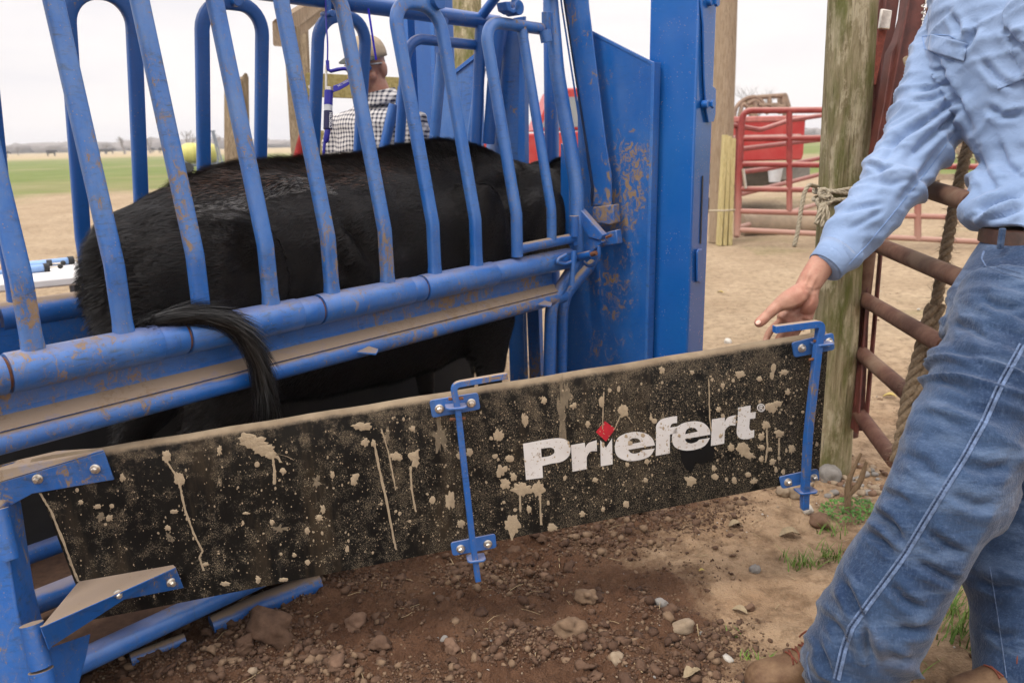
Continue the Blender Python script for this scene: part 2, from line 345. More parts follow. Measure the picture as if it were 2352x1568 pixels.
def stone_mat(name, a, b, sc=30):
    m = M(name, .85, .3); v = m.coord(); m.set('Base Color', m.mix(m.step(m.noise(v, sc, 6, .7), .3, .7), a, b)); m.bump(m.noise(v, sc*2, 6, .7), .5, .004); return m.m
soilA = stone_mat('clod_dark', (.045, .023, .014), (.105, .058, .035)); soilB = stone_mat('clod_brown', (.07, .038, .023), (.15, .088, .055)); soilC = stone_mat('clod_tan', (.14, .088, .053), (.24, .16, .10))
stA = stone_mat('pebble_tan', (.21, .155, .10), (.35, .27, .19)); stB = stone_mat('pebble_grey', (.17, .155, .14), (.29, .27, .245)); stC = stone_mat('pebble_brown', (.12, .068, .042), (.22, .135, .088)); stW = stone_mat('pebble_white', (.42, .39, .34), (.56, .52, .46))
def sample(n, box, dens):
    out = []
    while len(out) < n:
        x = RNG.uniform(box[0], box[1], 4000); y = RNG.uniform(box[2], box[3], 4000); k = RNG.uniform(0, 1, 4000) < dens(x, y); out += list(zip(x[k], y[k]))
    return np.array(out[:n])
p = sample(52000, (-1.6, 1.9, 1.3, 3.7), lambda x, y: dark_mask(x, y)*np.clip(.35+1.8*fbm(x*5, y*5, seed=40), .04, 1)); r = .0017*RNG.pareto(2.0, len(p))+.0032; r = np.minimum(r, .020)
scatter_rocks('soil_crumbs', p, r, [soilA, soilB, soilB, soilC], ICO1, .3, .75, .75, False, kind='stuff')
p = sample(170, (-1.3, 1.0, 1.4, 3.0), lambda x, y: dark_mask(x, y)**2*np.clip(.3+1.5*fbm(x*4, y*4, seed=41), .05, 1)); r = RNG.uniform(.012, .026, len(p))
scatter_rocks('soil_clods', p, r, [soilA, soilB, soilB], ICO2, .42, .6, .9, False, kind='stuff')
p = sample(2600, (-1.5, 3.5, 1.3, 7.5), lambda x, y: np.clip(.25+1.2*fbm(x*3, y*3, seed=42), .03, 1)); r = np.minimum(.002*RNG.pareto(2.2, len(p))+.0028, .018)
scatter_rocks('loose_gravel', p, r, [stA, stB, stC, soilC, stW, soilB, soilC], ICO1, .3, .6, .5, False, kind='stuff')
PB = pz(1900, 1068); 
p = np.array([[PB.x+a, PB.y+b] for a, b in zip(RNG.normal(.03, .13, 150), RNG.normal(-.13, .13, 150))]); r = RNG.uniform(.008, .022, len(p))
scatter_rocks('pebbles_round_post', p, r, [stA, stB, stA, stC], ICO2, .25, .65, .25, kind='stuff')
# stones that can be told apart
for (x, y, w, mt, lab) in [
    (1568, 1440, 46, stA, 'large rounded tan stone half way down the bare path'), (1310, 1455, 54, soilC, 'broad rounded brown clod left of the bare path'),
    (1417, 1512, 34, stA, 'pale tan stone at bottom edge of the dug soil'), (815, 1425, 44, stC, 'flat topped brown stone below the middle of the black panel'),
    (1035, 1488, 34, stC, 'upright reddish stone with pale face in loose soil'), (1020, 1456, 16, stB, 'small smooth grey pebble beside the upright reddish stone'),
    (773, 1530, 40, stC, 'reddish brown lump at the bottom edge of the picture'), (870, 1475, 38, soilB, 'dark brown angular clod in loose soil'),
    (1905, 1092, 52, stB, 'largest grey brown stone against foot of the mossy post'), (1885, 1190, 42, stC, 'wide brown stone below the panel end bolt'),
    (1830, 1130, 42, stA, 'oval tan stone right under the panel corner'), (1798, 1128, 34, stA, 'tan stone left of the latch rod tip'),
    (1855, 1165, 26, stW, 'chalky white pebble touching the latch rod tip'), (1735, 1293, 24, stB, 'small grey pebble left of the grass tufts'),
    (1722, 1382, 22, stC, 'pinkish pebble in the middle of the sandy path'), (1520, 1372, 26, stB, 'sharp grey flint chip on the bare path'),
    (1672, 783, 18, stW, 'white bone chip lying on sand behind the panel'), (560, 1478, 40, soilB, 'lumpy clod below the buried blue skid'),
    (630, 1447, 90, soilB, 'biggest crumbling brown clod near the buried skid'), (1350, 1380, 40, soilC, 'tan brown clod at right of the rod tip')]:
    c = pz(x, y); k = (c-CAM).dot(Vector((0, math.cos(PITCH), -math.sin(PITCH)))); rr = w*.62*k/F
    V = rock(ICO3, rr, x+y, .72, .28 if mt in (stA, stB, stW) else .55); mb = MB(); 
    zc = float(gz(c.x, c.y)); mb.v = [Vector(q)+Vector((0, 0, rr*.32)) for q in V.tolist()]; mb.f = [tuple(int(i) for i in f) for f in ICO3[1]]
    o = mb.build('stone' if mt not in (soilB, soilC) else 'clod', mt, autos=180); o.location = (c.x, c.y, zc); tag(o, lab, 'stone' if mt not in (soilB, soilC) else 'clod')

# grass and weeds
def blade_mesh(roots, lens, width, lean, seg=3, droop=.5):
    n = len(roots); a = RNG.uniform(0, 6.28, n); dx, dy = np.cos(a), np.sin(a); V = np.zeros((n, (seg+1)*2, 3)); 
    px, py = -dy, dx
    for i in range(seg+1):
        t = i/seg; w = width*(1-t**1.5)*.5+.0001; h = lens*(t-.35*droop*t*t); d = lens*lean*t**(1.4)
        c = np.stack([roots[:, 0]+dx*d, roots[:, 1]+dy*d, roots[:, 2]+h], 1); o = np.stack([px*w, py*w, np.zeros(n)], 1)
        V[:, 2*i] = c-o; V[:, 2*i+1] = c+o
    base = (np.arange(n)*(seg+1)*2)[:, None]; Fc = np.concatenate([np.stack([base[:, 0]+2*i, base[:, 0]+2*i+1, base[:, 0]+2*i+3, base[:, 0]+2*i+2], 1) for i in range(seg)])
    return V.reshape(-1, 3), Fc
grassm = M('grass_blade', .6, .3); grassm.set('Base Color', grassm.mix(grassm.step(grassm.noise(grassm.coord(), 25, 2), .3, .7), (.07, .16, .02), (.20, .30, .06))); grassm = grassm.m
for (x, y, n, sp, ln, lab) in [(1835, 1283, 46, .045, .07, 'sparse grass tuft left of the denim leg, nearer the panel'), (1905, 1265, 50, .045, .06, 'grass tuft close beside the denim knee'),
        (1905, 1207, 34, .04, .05, 'small grass tuft just below the leafy weed'), (1870, 1285, 20, .03, .05, 'thin grass sprig between the two larger tufts'),
        (2190, 1400, 60, .06, .11, 'tall grass tuft between the two denim legs'), (2205, 1460, 60, .07, .10, 'grass tuft at bottom between the denim legs'),
        (2085, 1525, 40, .05, .07, 'low grass tuft beside the front trouser cuff'), (1770, 1505, 16, .03, .035, 'tiny grass sprig above the boot laces'), (1720, 1500, 10, .03, .03, 'tiny grass sprig above the boot toe'), (1685, 1445, 8, .03, .03, 'tiny green shoot in the sandy path')]:
    c = pz(x, y); R = np.stack([RNG.normal(c.x, sp*.6, n), RNG.normal(c.y, sp*.5, n), np.zeros(n)], 1); R[:, 2] = gz(R[:, 0], R[:, 1])
    o = npmesh('grass_tuft', *blade_mesh(R-np.array([c.x, c.y, 0]), RNG.uniform(.5, 1.1, n)*ln, .0042, RNG.uniform(.3, 1.1, n)), grassm); o.location = (c.x, c.y, 0); tag(o, lab, 'grass tuft', 'grass tufts by the path')
wm = M('weed_leaf', .55, .35); wm.set('Base Color', wm.mix(wm.step(wm.noise(wm.coord(), 40, 2), .3, .7), (.04, .12, .015), (.11, .24, .04))); wm = wm.m
c = pz(1960, 1168); Vs, Fs, b = [], [], 0
for i in range(520):
    a = RNG.uniform(0, 6.28); rr = .11*math.sqrt(RNG.uniform()); x = rr*math.cos(a)*1.15; y = rr*math.sin(a)*.8; z = .045*(1-(rr/.13)**2)*RNG.uniform(.4, 1.2)+.005; s = RNG.uniform(.005, .010); n = Vector((RNG.normal(0, .5), RNG.normal(-.2, .5), 1)).normalized()
    t = n.orthogonal().normalized(); q = n.cross(t); ang = RNG.uniform(0, 6.28); tt = t*math.cos(ang)+q*math.sin(ang); qq = n.cross(tt)
    P = Vector((x, y, z+float(gz(c.x+x, c.y+y)))); pts = [P, P+tt*s*.5+qq*s*.5, P+tt*s*1.3+qq*s*.35, P+tt*s*1.5, P+tt*s*1.3-qq*s*.35, P+tt*s*.5-qq*s*.5]
    Vs += [list(v) for v in pts]; Fs += [[b, b+1, b+2], [b, b+2, b+3], [b, b+3, b+4], [b, b+4, b+5]]; b += 6
o = npmesh('leafy_weed', Vs, Fs, wm, smooth=False); o.location = (c.x, c.y, 0); tag(o, 'low bright green leafy weed behind the forked dead stem', 'weed')
for (x0, y0, x1, y1, x2, y2, w, lab) in [(1948, 1170, 1945, 1110, 1978, 1040, 9, 'forked dead brown stem standing in the weed by the post')]:
    g0 = pz(x0, y0); k = (g0-CAM).dot(Vector((0, math.cos(PITCH), -math.sin(PITCH))))
    mb = MB(); r0 = 8*k/F; mb.tube(fillet([at(x0, y0, k), at(x1, y1, k), at(x2, y2, k)], .05), [r0, r0, r0*.9, r0*.9, r0*.8, r0*.8, r0*.6, r0*.4][:8], 8)
    mb.tube(fillet([at(1950, 1135, k), at(1975, 1110, k), at(1990, 1060, k)], .03), [r0*.8]*7+[r0*.4], 8); tag(mb.build('dead_stem', wood('dead_stem_bark', (.14, .09, .05), (.22, .15, .09))), lab, 'stem')
# dry leaves
leafm = plain('dry_leaf', (.28, .215, .13), .8, 0, .3, 40, .2); leafy = plain('yellow_leaf', (.42, .32, .10), .8, 0, .25, 40)
for (x, y, w, mt, lab) in [(1815, 1222, 50, leafm, 'pale curled dry leaf below the panel corner'), (1690, 1197, 34, leafm, 'small pale leaf scrap under the panel end'), (2045, 905, 30, leafy, 'yellow curled leaf on sand by the frayed rope'),
        (1655, 670, 16, leafy, 'little yellow leaf on sand right of the blue post'), (1612, 1305, 14, leafy, 'tiny yellow petal scrap on the path'), (1700, 1390, 36, leafm, 'thin torn dry leaf in the sandy path'), (1590, 1555, 50, leafm, 'crumpled pale leaf at the bottom edge left of the boot')]:
    c = pz(x, y); k = (c-CAM).dot(Vector((0, math.cos(PITCH), -math.sin(PITCH)))); L = w*k/F; mb = MB(); n = 8; rows = []
    a = RNG.uniform(-.6, .6); d = Vector((math.cos(a), math.sin(a), 0)); e = Vector((-d.y, d.x, 0))
    for i in range(n+1):
        t = i/n; ww = L*.3*math.sin(math.pi*min(1, t*.96+.03))**.7; z = .25*L*math.sin(t*3)*.6+.006
        for s in (-1, 0, 1): rows.append(d*(t-.5)*L+e*ww*s+Z*(z+(abs(s)*ww*.6)+RNG.uniform(-.03, .03)*L))
    mb.add(rows, [(i*3+j, i*3+j+1, i*3+j+4, i*3+j+3) for i in range(n) for j in (0, 1)]); o = mb.build('dry_leaf', mt); o.location = (c.x, c.y, float(gz(c.x, c.y))); tag(o, lab, 'leaf')
# straw and twigs scattered
n = 420; x = RNG.uniform(-1.2, 2.6, n); y = RNG.uniform(1.4, 5, n); Vs, Fs = [], []
for i in range(n):
    a = RNG.uniform(0, 3.14); L = RNG.uniform(.01, .045); w = RNG.uniform(.0006, .0013); d = np.array([math.cos(a), math.sin(a), 0])*L; e = np.array([-math.sin(a), math.cos(a), 0])*w; c_ = np.array([x[i], y[i], float(gz(x[i], y[i]))+.006]); z = np.array([0, 0, RNG.uniform(-.2, .3)*L])
    Vs += [c_-d-e, c_-d+e, c_+e+z, c_-e+z, c_+d*.9+e+z*.2, c_+d*.9-e+z*.2]; b = i*6; Fs += [[b, b+1, b+2, b+3], [b+3, b+2, b+4, b+5]]
npmesh('straw_bits', Vs, Fs, plain('straw', (.36, .27, .15), .8, 0, .4, 30), kind='stuff')

# ------------------------------------------------------------------ the squeeze chute
T1 = .72; LEAN = .2; ZB = 1.12
chute = thing('squeeze_chute', C(1.1, .36, 0), 'blue steel cattle squeeze chute of curved side bars with a black panel swung open', 'cattle chute')
def tn(z): return LEAN*max(0, z-ZB)
def tf(z): return T1-LEAN*max(0, z-ZB)
SN = [-.03, .18, .392, .607, .825, 1.052, 1.27, 1.485, 1.705, 1.925]
bl = MAT['blue']; blm = MAT['blue_mud']; blf = MAT['blue_far']; bld = MAT['blue_film']; blc = MAT['blue_clean']
RB = .0235
def arch(s0, s1, tfun, ztop, mat, R=.088, r=RB):
    P = lambda s, z: C(s, tfun(z), z); zb = ztop-R
    zs = (.925, .945, .98, 1.05, 1.09, 1.12, 1.15, 1.19, 1.3, 1.45, 1.6, zb)
    c0 = [P(s0+R-R*math.cos(q), zb+R*math.sin(q)) for q in [math.pi/2*i/8 for i in range(1, 9)]]
    c1 = [P(s1-R+R*math.cos(q), zb+R*math.sin(q)) for q in [math.pi/2*i/8 for i in range(8, -1, -1)]]
    pts = [P(s0, z) for z in zs]+c0+c1+[P(s1, z) for z in zs[::-1][1:]]; n = len(pts)
    rr = [r*1.32, r*1.12]+[r]*(n-4)+[r*1.12, r*1.32]
    return MB().tube(pts, rr, 28, up=NN, flat=.72, sq=.62).build('side_bar', mat, chute)
bb = MAT['blue_bar']; brl = MAT['blue_rail']
arch(SN[0], SN[1], tn, 1.895, bb); arch(SN[2], SN[3], tn, 1.895, bb); arch(SN[4], SN[5], tn, 1.89, bb); arch(SN[6], SN[7], tn, 1.865, bl)
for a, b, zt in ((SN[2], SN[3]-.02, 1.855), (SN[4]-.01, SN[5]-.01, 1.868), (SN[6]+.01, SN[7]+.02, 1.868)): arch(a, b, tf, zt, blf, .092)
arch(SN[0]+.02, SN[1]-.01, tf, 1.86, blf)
# hinged side gate: arch 8 runs on as the gate's top rail, bar 9 hangs from it
P = lambda s, z: C(s, tn(z)-.012, z)
zt = 1.835; zb_ = zt-.085
pts = [P(SN[8], z) for z in (.955, 1.0, 1.08, 1.12, 1.16, 1.3, 1.5, 1.65, zb_)]+[P(SN[8]+.085-.085*math.cos(q), zb_+.085*math.sin(q)) for q in [math.pi/2*i/8 for i in range(1, 9)]]+[P(2.05, zt)]
MB().tube(pts, .023, 18, up=NN).build('gate_frame', bl, chute)
MB().tube([P(SN[9], z) for z in (1.0, 1.04, 1.1, 1.13, 1.17, 1.3, 1.5, 1.7, zt-.01)], .0205, 16, up=NN).build('gate_bar', bl, chute)
MB().tube([P(SN[8]+.01, .985), P(2.07, .99)], .021, 16).build('gate_sill', blm, chute)
MB().tube([C(2.055, .0-.03, 1.0), C(2.055, .0-.03, 1.085)], .021, 14).build('hinge_barrel', blm, chute); MB().box(C(2.075, -.012, .995), (U, NN, Z), (.03, .03, .075)).build('hinge_plate', blm, chute, bev=.003)
MB().tube([pt(1251, 70, .10), pt(1256, 97, .095)], .024, 14).build('hinge_barrel', bl, chute); MB().box(pt(1257, 58, .13), (U, NN, Z), (.04, .03, .10)).build('hinge_plate', bl, chute, bev=.003)
q = [(1011, 68), (1050, 70), (1100, 78)]
P2 = lambda s, z: C(s, tf(z)+.012, z); s8 = 1.735; zt2 = 1.82
pts = [P2(s8, z) for z in (.955, 1.1, 1.2, 1.4, 1.6, zt2-.085)]+[P2(s8+.085-.085*math.cos(q), zt2-.085+.085*math.sin(q)) for q in [math.pi/2*i/8 for i in range(1, 9)]]+[P2(2.28, zt2)]
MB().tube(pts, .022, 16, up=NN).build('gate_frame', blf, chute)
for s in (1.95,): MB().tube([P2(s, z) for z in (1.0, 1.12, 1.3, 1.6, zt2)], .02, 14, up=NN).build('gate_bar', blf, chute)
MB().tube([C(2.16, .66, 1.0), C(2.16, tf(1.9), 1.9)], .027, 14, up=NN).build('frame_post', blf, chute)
# longitudinal top rails
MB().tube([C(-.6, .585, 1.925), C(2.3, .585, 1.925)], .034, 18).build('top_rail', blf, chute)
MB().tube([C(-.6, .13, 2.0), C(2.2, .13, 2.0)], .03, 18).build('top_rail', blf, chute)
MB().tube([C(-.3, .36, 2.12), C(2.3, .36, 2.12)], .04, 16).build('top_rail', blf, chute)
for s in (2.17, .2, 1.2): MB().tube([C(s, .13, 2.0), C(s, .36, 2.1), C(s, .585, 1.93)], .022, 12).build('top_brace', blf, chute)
for a in ((.36, .607-.1, 1.86), ):
    pass
for (x, y, t, s_) in ((536, 6, .56, .03), (378*2-4, 33, .56, .022), (998, 5, .14, .05), (1180, 20, .12, .05), (1013, 52, .58, .03)):   # pivot clips on the arches
    c = pt(x, y, t); mb = MB(); mb.tube([c-NN*.03, c+NN*.03], s_*.55, 14); mb.box(c+Z*.035-NN*.01, (U, NN, Z), (s_*.8, .012, .06)); mb.build('pivot_clip', blf, chute, bev=.002)
# hook lip over the gate arch
mb = MB(); h = [pt(x, y, .09) for x, y in ((1162, 4), (1166, 24), (1180, 32), (1194, 22), (1198, 10), (1190, 8), (1180, 22), (1174, 18), (1172, 4))]; mb.prism(h, NN*.05); mb.build('catch_hook', blf, chute, bev=.003)

# front frame tube (leans with the side) and the plate beside it
ft = [pt(x, y, t) for x, y, t in ((1262, -30, .175), (1267, 20, .166), (1280, 167, .114), (1296, 260, .085), (1310, 334, .054), (1320, 400, .03), (1325, 440, .016), (1325, 480, .01), (1323, 530, 0), (1326, 580, 0))]
MB().tube(fillet(ft, .05), .0305, 20, up=NN).build('frame_tube', bl, chute)
pl = [ps(x, y, 2.235) for x, y in ((1288, -60), (1345, -60), (1352, 20), (1371, 170), (1391, 330), (1403, 400), (1404, 474), (1358, 470), (1345, 330), (1320, 170), (1298, 20))]
MB().prism(pl, U*.008).build('frame_plate', bld, chute, bev=.002)
for dx, m_ in ((0, MAT['dark']), (-7, bld)):
    st_ = [ps(x+dx+(dx != 0)*0, y, 2.225+(dx == 0)*.004) for x, y in ((1285, -60), (1289 - (dx == 0)*1, -60), (1299, 20), (1322, 170), (1348, 330), (1363, 430), (1361, 474), (1358, 474), (1345, 340), (1319, 170), (1296, 20))]
    MB().prism(st_, U*.004).build('edge_strip', plain('dark_blue_seam', (.008, .02, .06), .7) if dx == 0 else bld, chute)
mb = MB(); mb.prism([ps(x, y, 2.215) for x, y in ((1361, 476), (1408, 470), (1411, 512), (1402, 517), (1372, 512), (1360, 500))], U*.05); mb.build('clamp_box', blm, chute, bev=.004)
mb = MB(); mb.prism([ps(x, y, 2.21) for x, y in ((1380, 537), (1415, 528), (1419, 560), (1380, 568))], U*.04); mb.build('clamp_box', blm, chute, bev=.004)
# V-shaped lever
lv = [ps(x, y, 2.12) for x, y in ((1306, 485), (1325, 472), (1350, 500), (1385, 540), (1384, 552), (1340, 590), (1326, 585), (1355, 553), (1340, 535))]
MB().prism(lv[:4]+[ps(1378, 552, 2.12), ps(1352, 545, 2.12), ps(1330, 512, 2.12)], U*.035).build('lever', blm, chute, bev=.003)
MB().prism([ps(x, y, 2.13) for x, y in ((1352, 545), (1380, 552), (1384, 556), (1345, 592), (1326, 590))], U*.03).build('lever', blm, chute, bev=.003)
MB().tube([ps(1392, 545, 2.13), ps(1404, 541, 2.13)], .006, 8).build('pin', MAT['rust'], chute)
MB().tube(fillet([ps(x, y, 2.13) for x, y in ((1340, 602), (1352, 612), (1368, 606), (1376, 588), (1375, 565))], .02), .008, 10).build('ring', blm, chute)
MB().tube([ps(1330, 590, 2.1), ps(1358, 584, 2.1)], .017, 14).build('sleeve', blm, chute); MB().tube([ps(1358, 584, 2.1), ps(1370, 581, 2.1)], .010, 10).build('pin', MAT['rust'], chute)
MB().tube(fillet([pt(x, y, -.055) for x, y in ((1300, 585), (1283, 594), (1279, 603), (1298, 607), (1316, 600), (1318, 575))], .02), .0075, 10).build('handle_eye', bl, chute)
MB().tube([pt(1318, 576, -.06), pt(1316, 605, -.06), pt(1313, 656, -.06)], .0115, 12).build('handle_rod', bl, chute)
# lower frame legs at the head end
MB().tube(fillet([pt(x, y, 0) for x, y in ((1330, 590), (1322, 606), (1288, 660), (1266, 700), (1264, 760), (1259, 990))], .08), .0265, 16, up=NN).build('frame_leg', blm, chute)
MB().tube(fillet([pt(x, y, .05) for x, y in ((1362, 606), (1330, 640), (1298, 680), (1292, 720), (1288, 980))], .1), .025, 16, up=NN).build('frame_leg', blm, chute)

# pivot rail with sleeves
sx = lambda x, y: (pt(x, y, 0)-O).dot(U)
g = [sx(425, 787), sx(730, 715), sx(967, 660)]; stp = [sx(362, 785), sx(682, 720), sx(938, 668), sx(1130, 625)]
def rail(a, b, r, **k):
    mb = MB(); mb.tube([C(a, 0, .905), C(a+.003, 0, .905), C(b-.003, 0, .905), C(b, 0, .905)], [r*.975, r, r, r*.975], 28); return mb.build('pivot_sleeve', brl, chute, autos=60)
gl = sx(14, 870)
rail(-.7, gl-.004, .0465); rail(gl+.004, stp[0], .0475); rail(stp[0], g[0]-.004, .0448); rail(g[0]+.004, stp[1], .0475); rail(stp[1], g[1]-.004, .0448); rail(g[1]+.004, stp[2], .0472)
rail(stp[2], g[2]-.004, .0448); rail(g[2]+.004, stp[3], .0472); rail(stp[3], 2.06, .0435)
MB().tube([C(-.7, 0, .905), C(2.05, 0, .905)], .0385, 20).build('pivot_core', MAT['rust'], chute)
# sheet, dusty ledge and lower rail
mb = MB(); prof = [(.035, .90), (.035, .812), (.028, .802), (-.008, .785), (-.018, .779)]; th = .004
a = [C(-.7, t, z) for t, z in prof]; b = [C(1.985, t, z) for t, z in prof]; n = len(prof)
a2 = [p+NN*th-Z*th for p in a]; b2 = [p+NN*th-Z*th for p in b]
mb.loft([a+a2[::-1], b+b2[::-1]]).build('side_sheet', blm, chute, autos=20)
MB().tube([C(-.7, 0, .748), C(2.02, 0, .748)], .0285, 22).build('lower_rail', blm, chute)
for (x, y) in ((838, 813), (1246, 690)):
    c = pt(x, y, -.035); s0 = (c-O).dot(U); MB().prism([C(s0-.03, -.027, .745), C(s0+.02, -.02, .755), C(s0+.045, -.05, .742), C(s0+.03, -.055, .73)], Z*.006).build('stop_tab', blm, chute, bev=.001)
# sill, floor, skid, far side
MB().tube([C(-.2, 0, .12), C(2.2, 0, .12)], .033, 18).build('sill_tube', brl, chute)
MB().prism([C(-.3, .03, .085), C(2.25, .03, .085), C(2.25, .69, .085), C(-.3, .69, .085)], Z*.015).build('floor_plate', soilA, chute)
mb = MB(); mb.tube([pz(486, 1436, -.01), pz(600, 1388, .0), pz(730, 1338, -.005)], [.03, .037, .037], 16); mb.build('skid_tube', blm, chute)
mb = MB(); mb.tube([pz(300, 1515, -.012), pz(425, 1468, -.008)], [.02, .02], 12); mb.build('skid_tube', blm, chute)
MB().tube([C(-.3, .30, .17), C(.4, .30, .17)], .035, 14).build('floor_tube', bld, chute)
for a, b in ((-.7, gl+.2), (gl+.21, 1.0), (1.01, 2.1)): MB().tube([C(a, T1, .905), C(b, T1, .905)], .046, 20).build('pivot_sleeve', blm, chute)
MB().prism([C(-.7, T1-.03, .62), C(2.1, T1-.03, .62), C(2.1, T1-.03, .88), C(-.7, T1-.03, .88)], NN*.004).build('side_sheet', blm, chute)
MB().tube([C(-.7, T1, .62), C(2.1, T1, .62)], .0285, 16).build('lower_rail', blm, chute)
MB().prism([C(-.3, T1, .13), C(2.2, T1, .13), C(2.2, T1, .60), C(-.3, T1, .60)], NN*.03).build('far_panel', MAT['dark'], chute)
MB().tube([C(-.2, T1, .12), C(2.2, T1, .12)], .033, 18).build('sill_tube', brl, chute)
for t in (T1, ): MB().box(C(-.22, t, .5), (U, NN, Z), (.1, .1, 1.0)).build('corner_post', blm, chute, bev=.005)
# tail-end post and hinge at the near corner
q0 = at(5, 1180, 1.93); q1 = at(72, 1535, 1.93); kk = 1.93
pc = [at(x, y, kk) for x, y in ((-130, 1150), (0, 1165), (8, 1200), (38, 1400), (80, 1568), (95, 1640), (-60, 1640))]
MB().prism(pc, Vector((-.02, .11, 0))).build('corner_post', blm, chute, bev=.006)
MB().tube([at(-6, 1170, 1.915), at(8, 1230, 1.915), at(20, 1285, 1.915)], .024, 16).build('hinge_barrel', blm, chute)
MB().tube([at(72, 1432, 1.9), at(93, 1532, 1.9)], .026, 18).build('hinge_barrel', blm, chute, autos=30); MB().tube([at(94, 1538, 1.9), at(112, 1640, 1.9)], .0275, 18).build('hinge_barrel', blm, chute, autos=30)
MB().prism([at(x, y, k) for x, y, k in ((100, 1500, 1.9), (120, 1485, 1.95), (204, 1456, 2.05), (196, 1500, 2.03), (160, 1640, 1.98), (112, 1640, 1.9))], Vector((0, .006, -.004))).build('gusset', blm, chute)

# headgate
def S(s, pts): return [ps(x, y, s) for x, y in pts]
D_ = lambda p: p-Z*0
hp = S(2.30, ((1325, 54), (1498, 143), (1493, 520), (1480, 830), (1476, 960), (1288, 990), (1292, 700), (1330, 600)))
MB().prism(hp, U*.004).build('headgate_panel', blm if False else bld, chute)
MB().prism(S(2.297, ((1325, 54), (1500, 143), (1500, 151), (1325, 62))), U*.012).build('panel_flange', bl, chute, bev=.001)
MB().prism(S(2.296, ((1496, 143), (1503, 143), (1486, 830), (1482, 960), (1478, 960), (1480, 830))), U*.05).build('panel_flange', bl, chute, bev=.001)
f = S(2.36, ((1493, -120), (1605, -120), (1604, 0), (1597, 500), (1578, 960), (1470, 960), (1480, 800)))
tl = [(p-O).dot(NN) for p in (ps(1493, 0, 2.36), ps(1606, 0, 2.36))]
mb = MB(); mb.box(C(2.36+.075, sum(tl)/2, 1.1), (U, NN, Z), (.15, tl[0]-tl[1], 2.6)); mb.build('headgate_post', MAT['blue_clean'], chute, bev=.008)
mb = MB(); mb.box(C(2.34, tl[0]+.012, .92), (U, NN, Z), (.03, .06, 1.5)); mb.build('post_fillet', bld, chute, bev=.002)
TP = tl[1]-.002
def side(pts, th, name, m_, off=0, **k): return MB().prism([onplane(x, y, O+NN*(TP-off), NN) for x, y in pts], -NN*th).build(name, m_, chute, **k)
side(((1607, 0), (1612, 60), (1614, 180), (1618, 250), (1624, 282), (1636, 280), (1640, 262), (1641, 205), (1630, 195), (1634, 100), (1640, -20), (1610, -20)), .008, 'link_plate', blc, .004, bev=.002)
side(((1598, 578), (1602, 572), (1610, 572), (1614, 585), (1612, 640), (1605, 650), (1598, 645)), .008, 'link_plate', blc, .004, bev=.003)
for y0, y1, x0, x1 in ((12, 150, 1632, 1628), (404, 560, 1614, 1609)): side(((x0-1.5, y0), (x0+1.5, y0), (x1+1.5, y1), (x1-1.5, y1)), .0008, 'slot', MAT['dark'], .001)
for x, y in ((1612, 240), (1620, 6)):
    c = onplane(x, y, O+NN*TP, NN); MB().tube([c-NN*.004, c-NN*.03], .016, 16).build('pivot_pin', blc, chute, bev=.002); MB().tube([c-NN*.028+U*.03, c-NN*.04+U*.03], .017, 6).build('bolt', blc, chute)
# far half of the headgate, seen through the bars
fg = 2.34
def shape(pts, s, m_, name, th=.006): return MB().prism(S(s, pts), U*th).build(name, m_, chute)
shape(((1030, 176), (1093, 127), (1097, 90), (1110, 90), (1110, 420), (1000, 420), (1000, 200)), fg+.05, bl, 'headgate_panel')
shape(((1030, 172), (1092, 122), (1097, 84), (1101, 84), (1097, 129), (1030, 181)), fg+.04, blc, 'panel_flange', .012)
tq = [(p-O).dot(NN) for p in (ps(958, 100, 2.45), ps(990, 100, 2.45))]
MB().box(C(2.53, sum(tq)/2, 1.1), (U, NN, Z), (.16, abs(tq[0]-tq[1])+.03, 2.6)).build('headgate_post', blf, chute, bev=.006)
MB().box(C(2.50, sum(tq)/2+.17, 1.1), (U, NN, Z), (.06, .05, 2.6)).build('headgate_post', blc, chute, bev=.004)
shape(((988, 40), (996, 40), (1004, 420), (996, 420)), 2.42, blc, 'edge_strip')
# curved neck bars of the headgate
def curvedsheet(pts_l, pts_r, s, bulge, m_, name):
    rows = []
    for (xl, yl), (xr, yr) in zip(pts_l, pts_r):
        A = ps(xl, yl, s); B = ps(xr, yr, s); row = [A.lerp(B, i/8)-U*bulge*math.sin(math.pi*i/8) for i in range(9)]; rows.append(row+[p+U*.006 for p in row[::-1]])
    MB().loft(rows).build(name, m_, chute, autos=50)
curvedsheet(((1146, 85), (1142, 150), (1128, 260), (1108, 400)), ((1200, 50), (1196, 150), (1194, 260), (1190, 400)), 2.30, .035, bl, 'neck_bar')
shape(((1139, 78), (1180, 42), (1205, 38), (1205, 48), (1182, 50), (1141, 86)), 2.28, blf, 'panel_flange', .01)
shape(((1194, 60), (1204, 60), (1206, 420), (1188, 420)), 2.27, blf, 'neck_bar', .03)
MB().tube([C(2.55, .47, .2), C(2.55, .47, 2.4)], .036, 18).build('headgate_tube', blf, chute)
MB().tube([ps(1148, 45, 2.2), ps(1138, 140, 2.2), ps(1122, 330, 2.2)], [.045, .03, .028], 12).build('neck_tube', blf, chute)
MB().prism(S(2.27, ((1165, 690), (1202, 690), (1206, 880), (1172, 880))), U*.01).build('neck_bar', bld, chute)
MB().tube([ps(1204, 660, 2.26), ps(1212, 960, 2.26)], .008, 8).build('edge_strip', bl, chute)
MB().prism(S(2.28, ((1208, 680), (1236, 680), (1242, 880), (1216, 880))), U*.03).build('neck_bar', blm, chute, bev=.003)
MB().prism(S(2.30, ((1288, 330), (1306, 340), (1308, 560), (1288, 560))), U*.01).build('neck_bar', MAT['blue_clean'], chute)
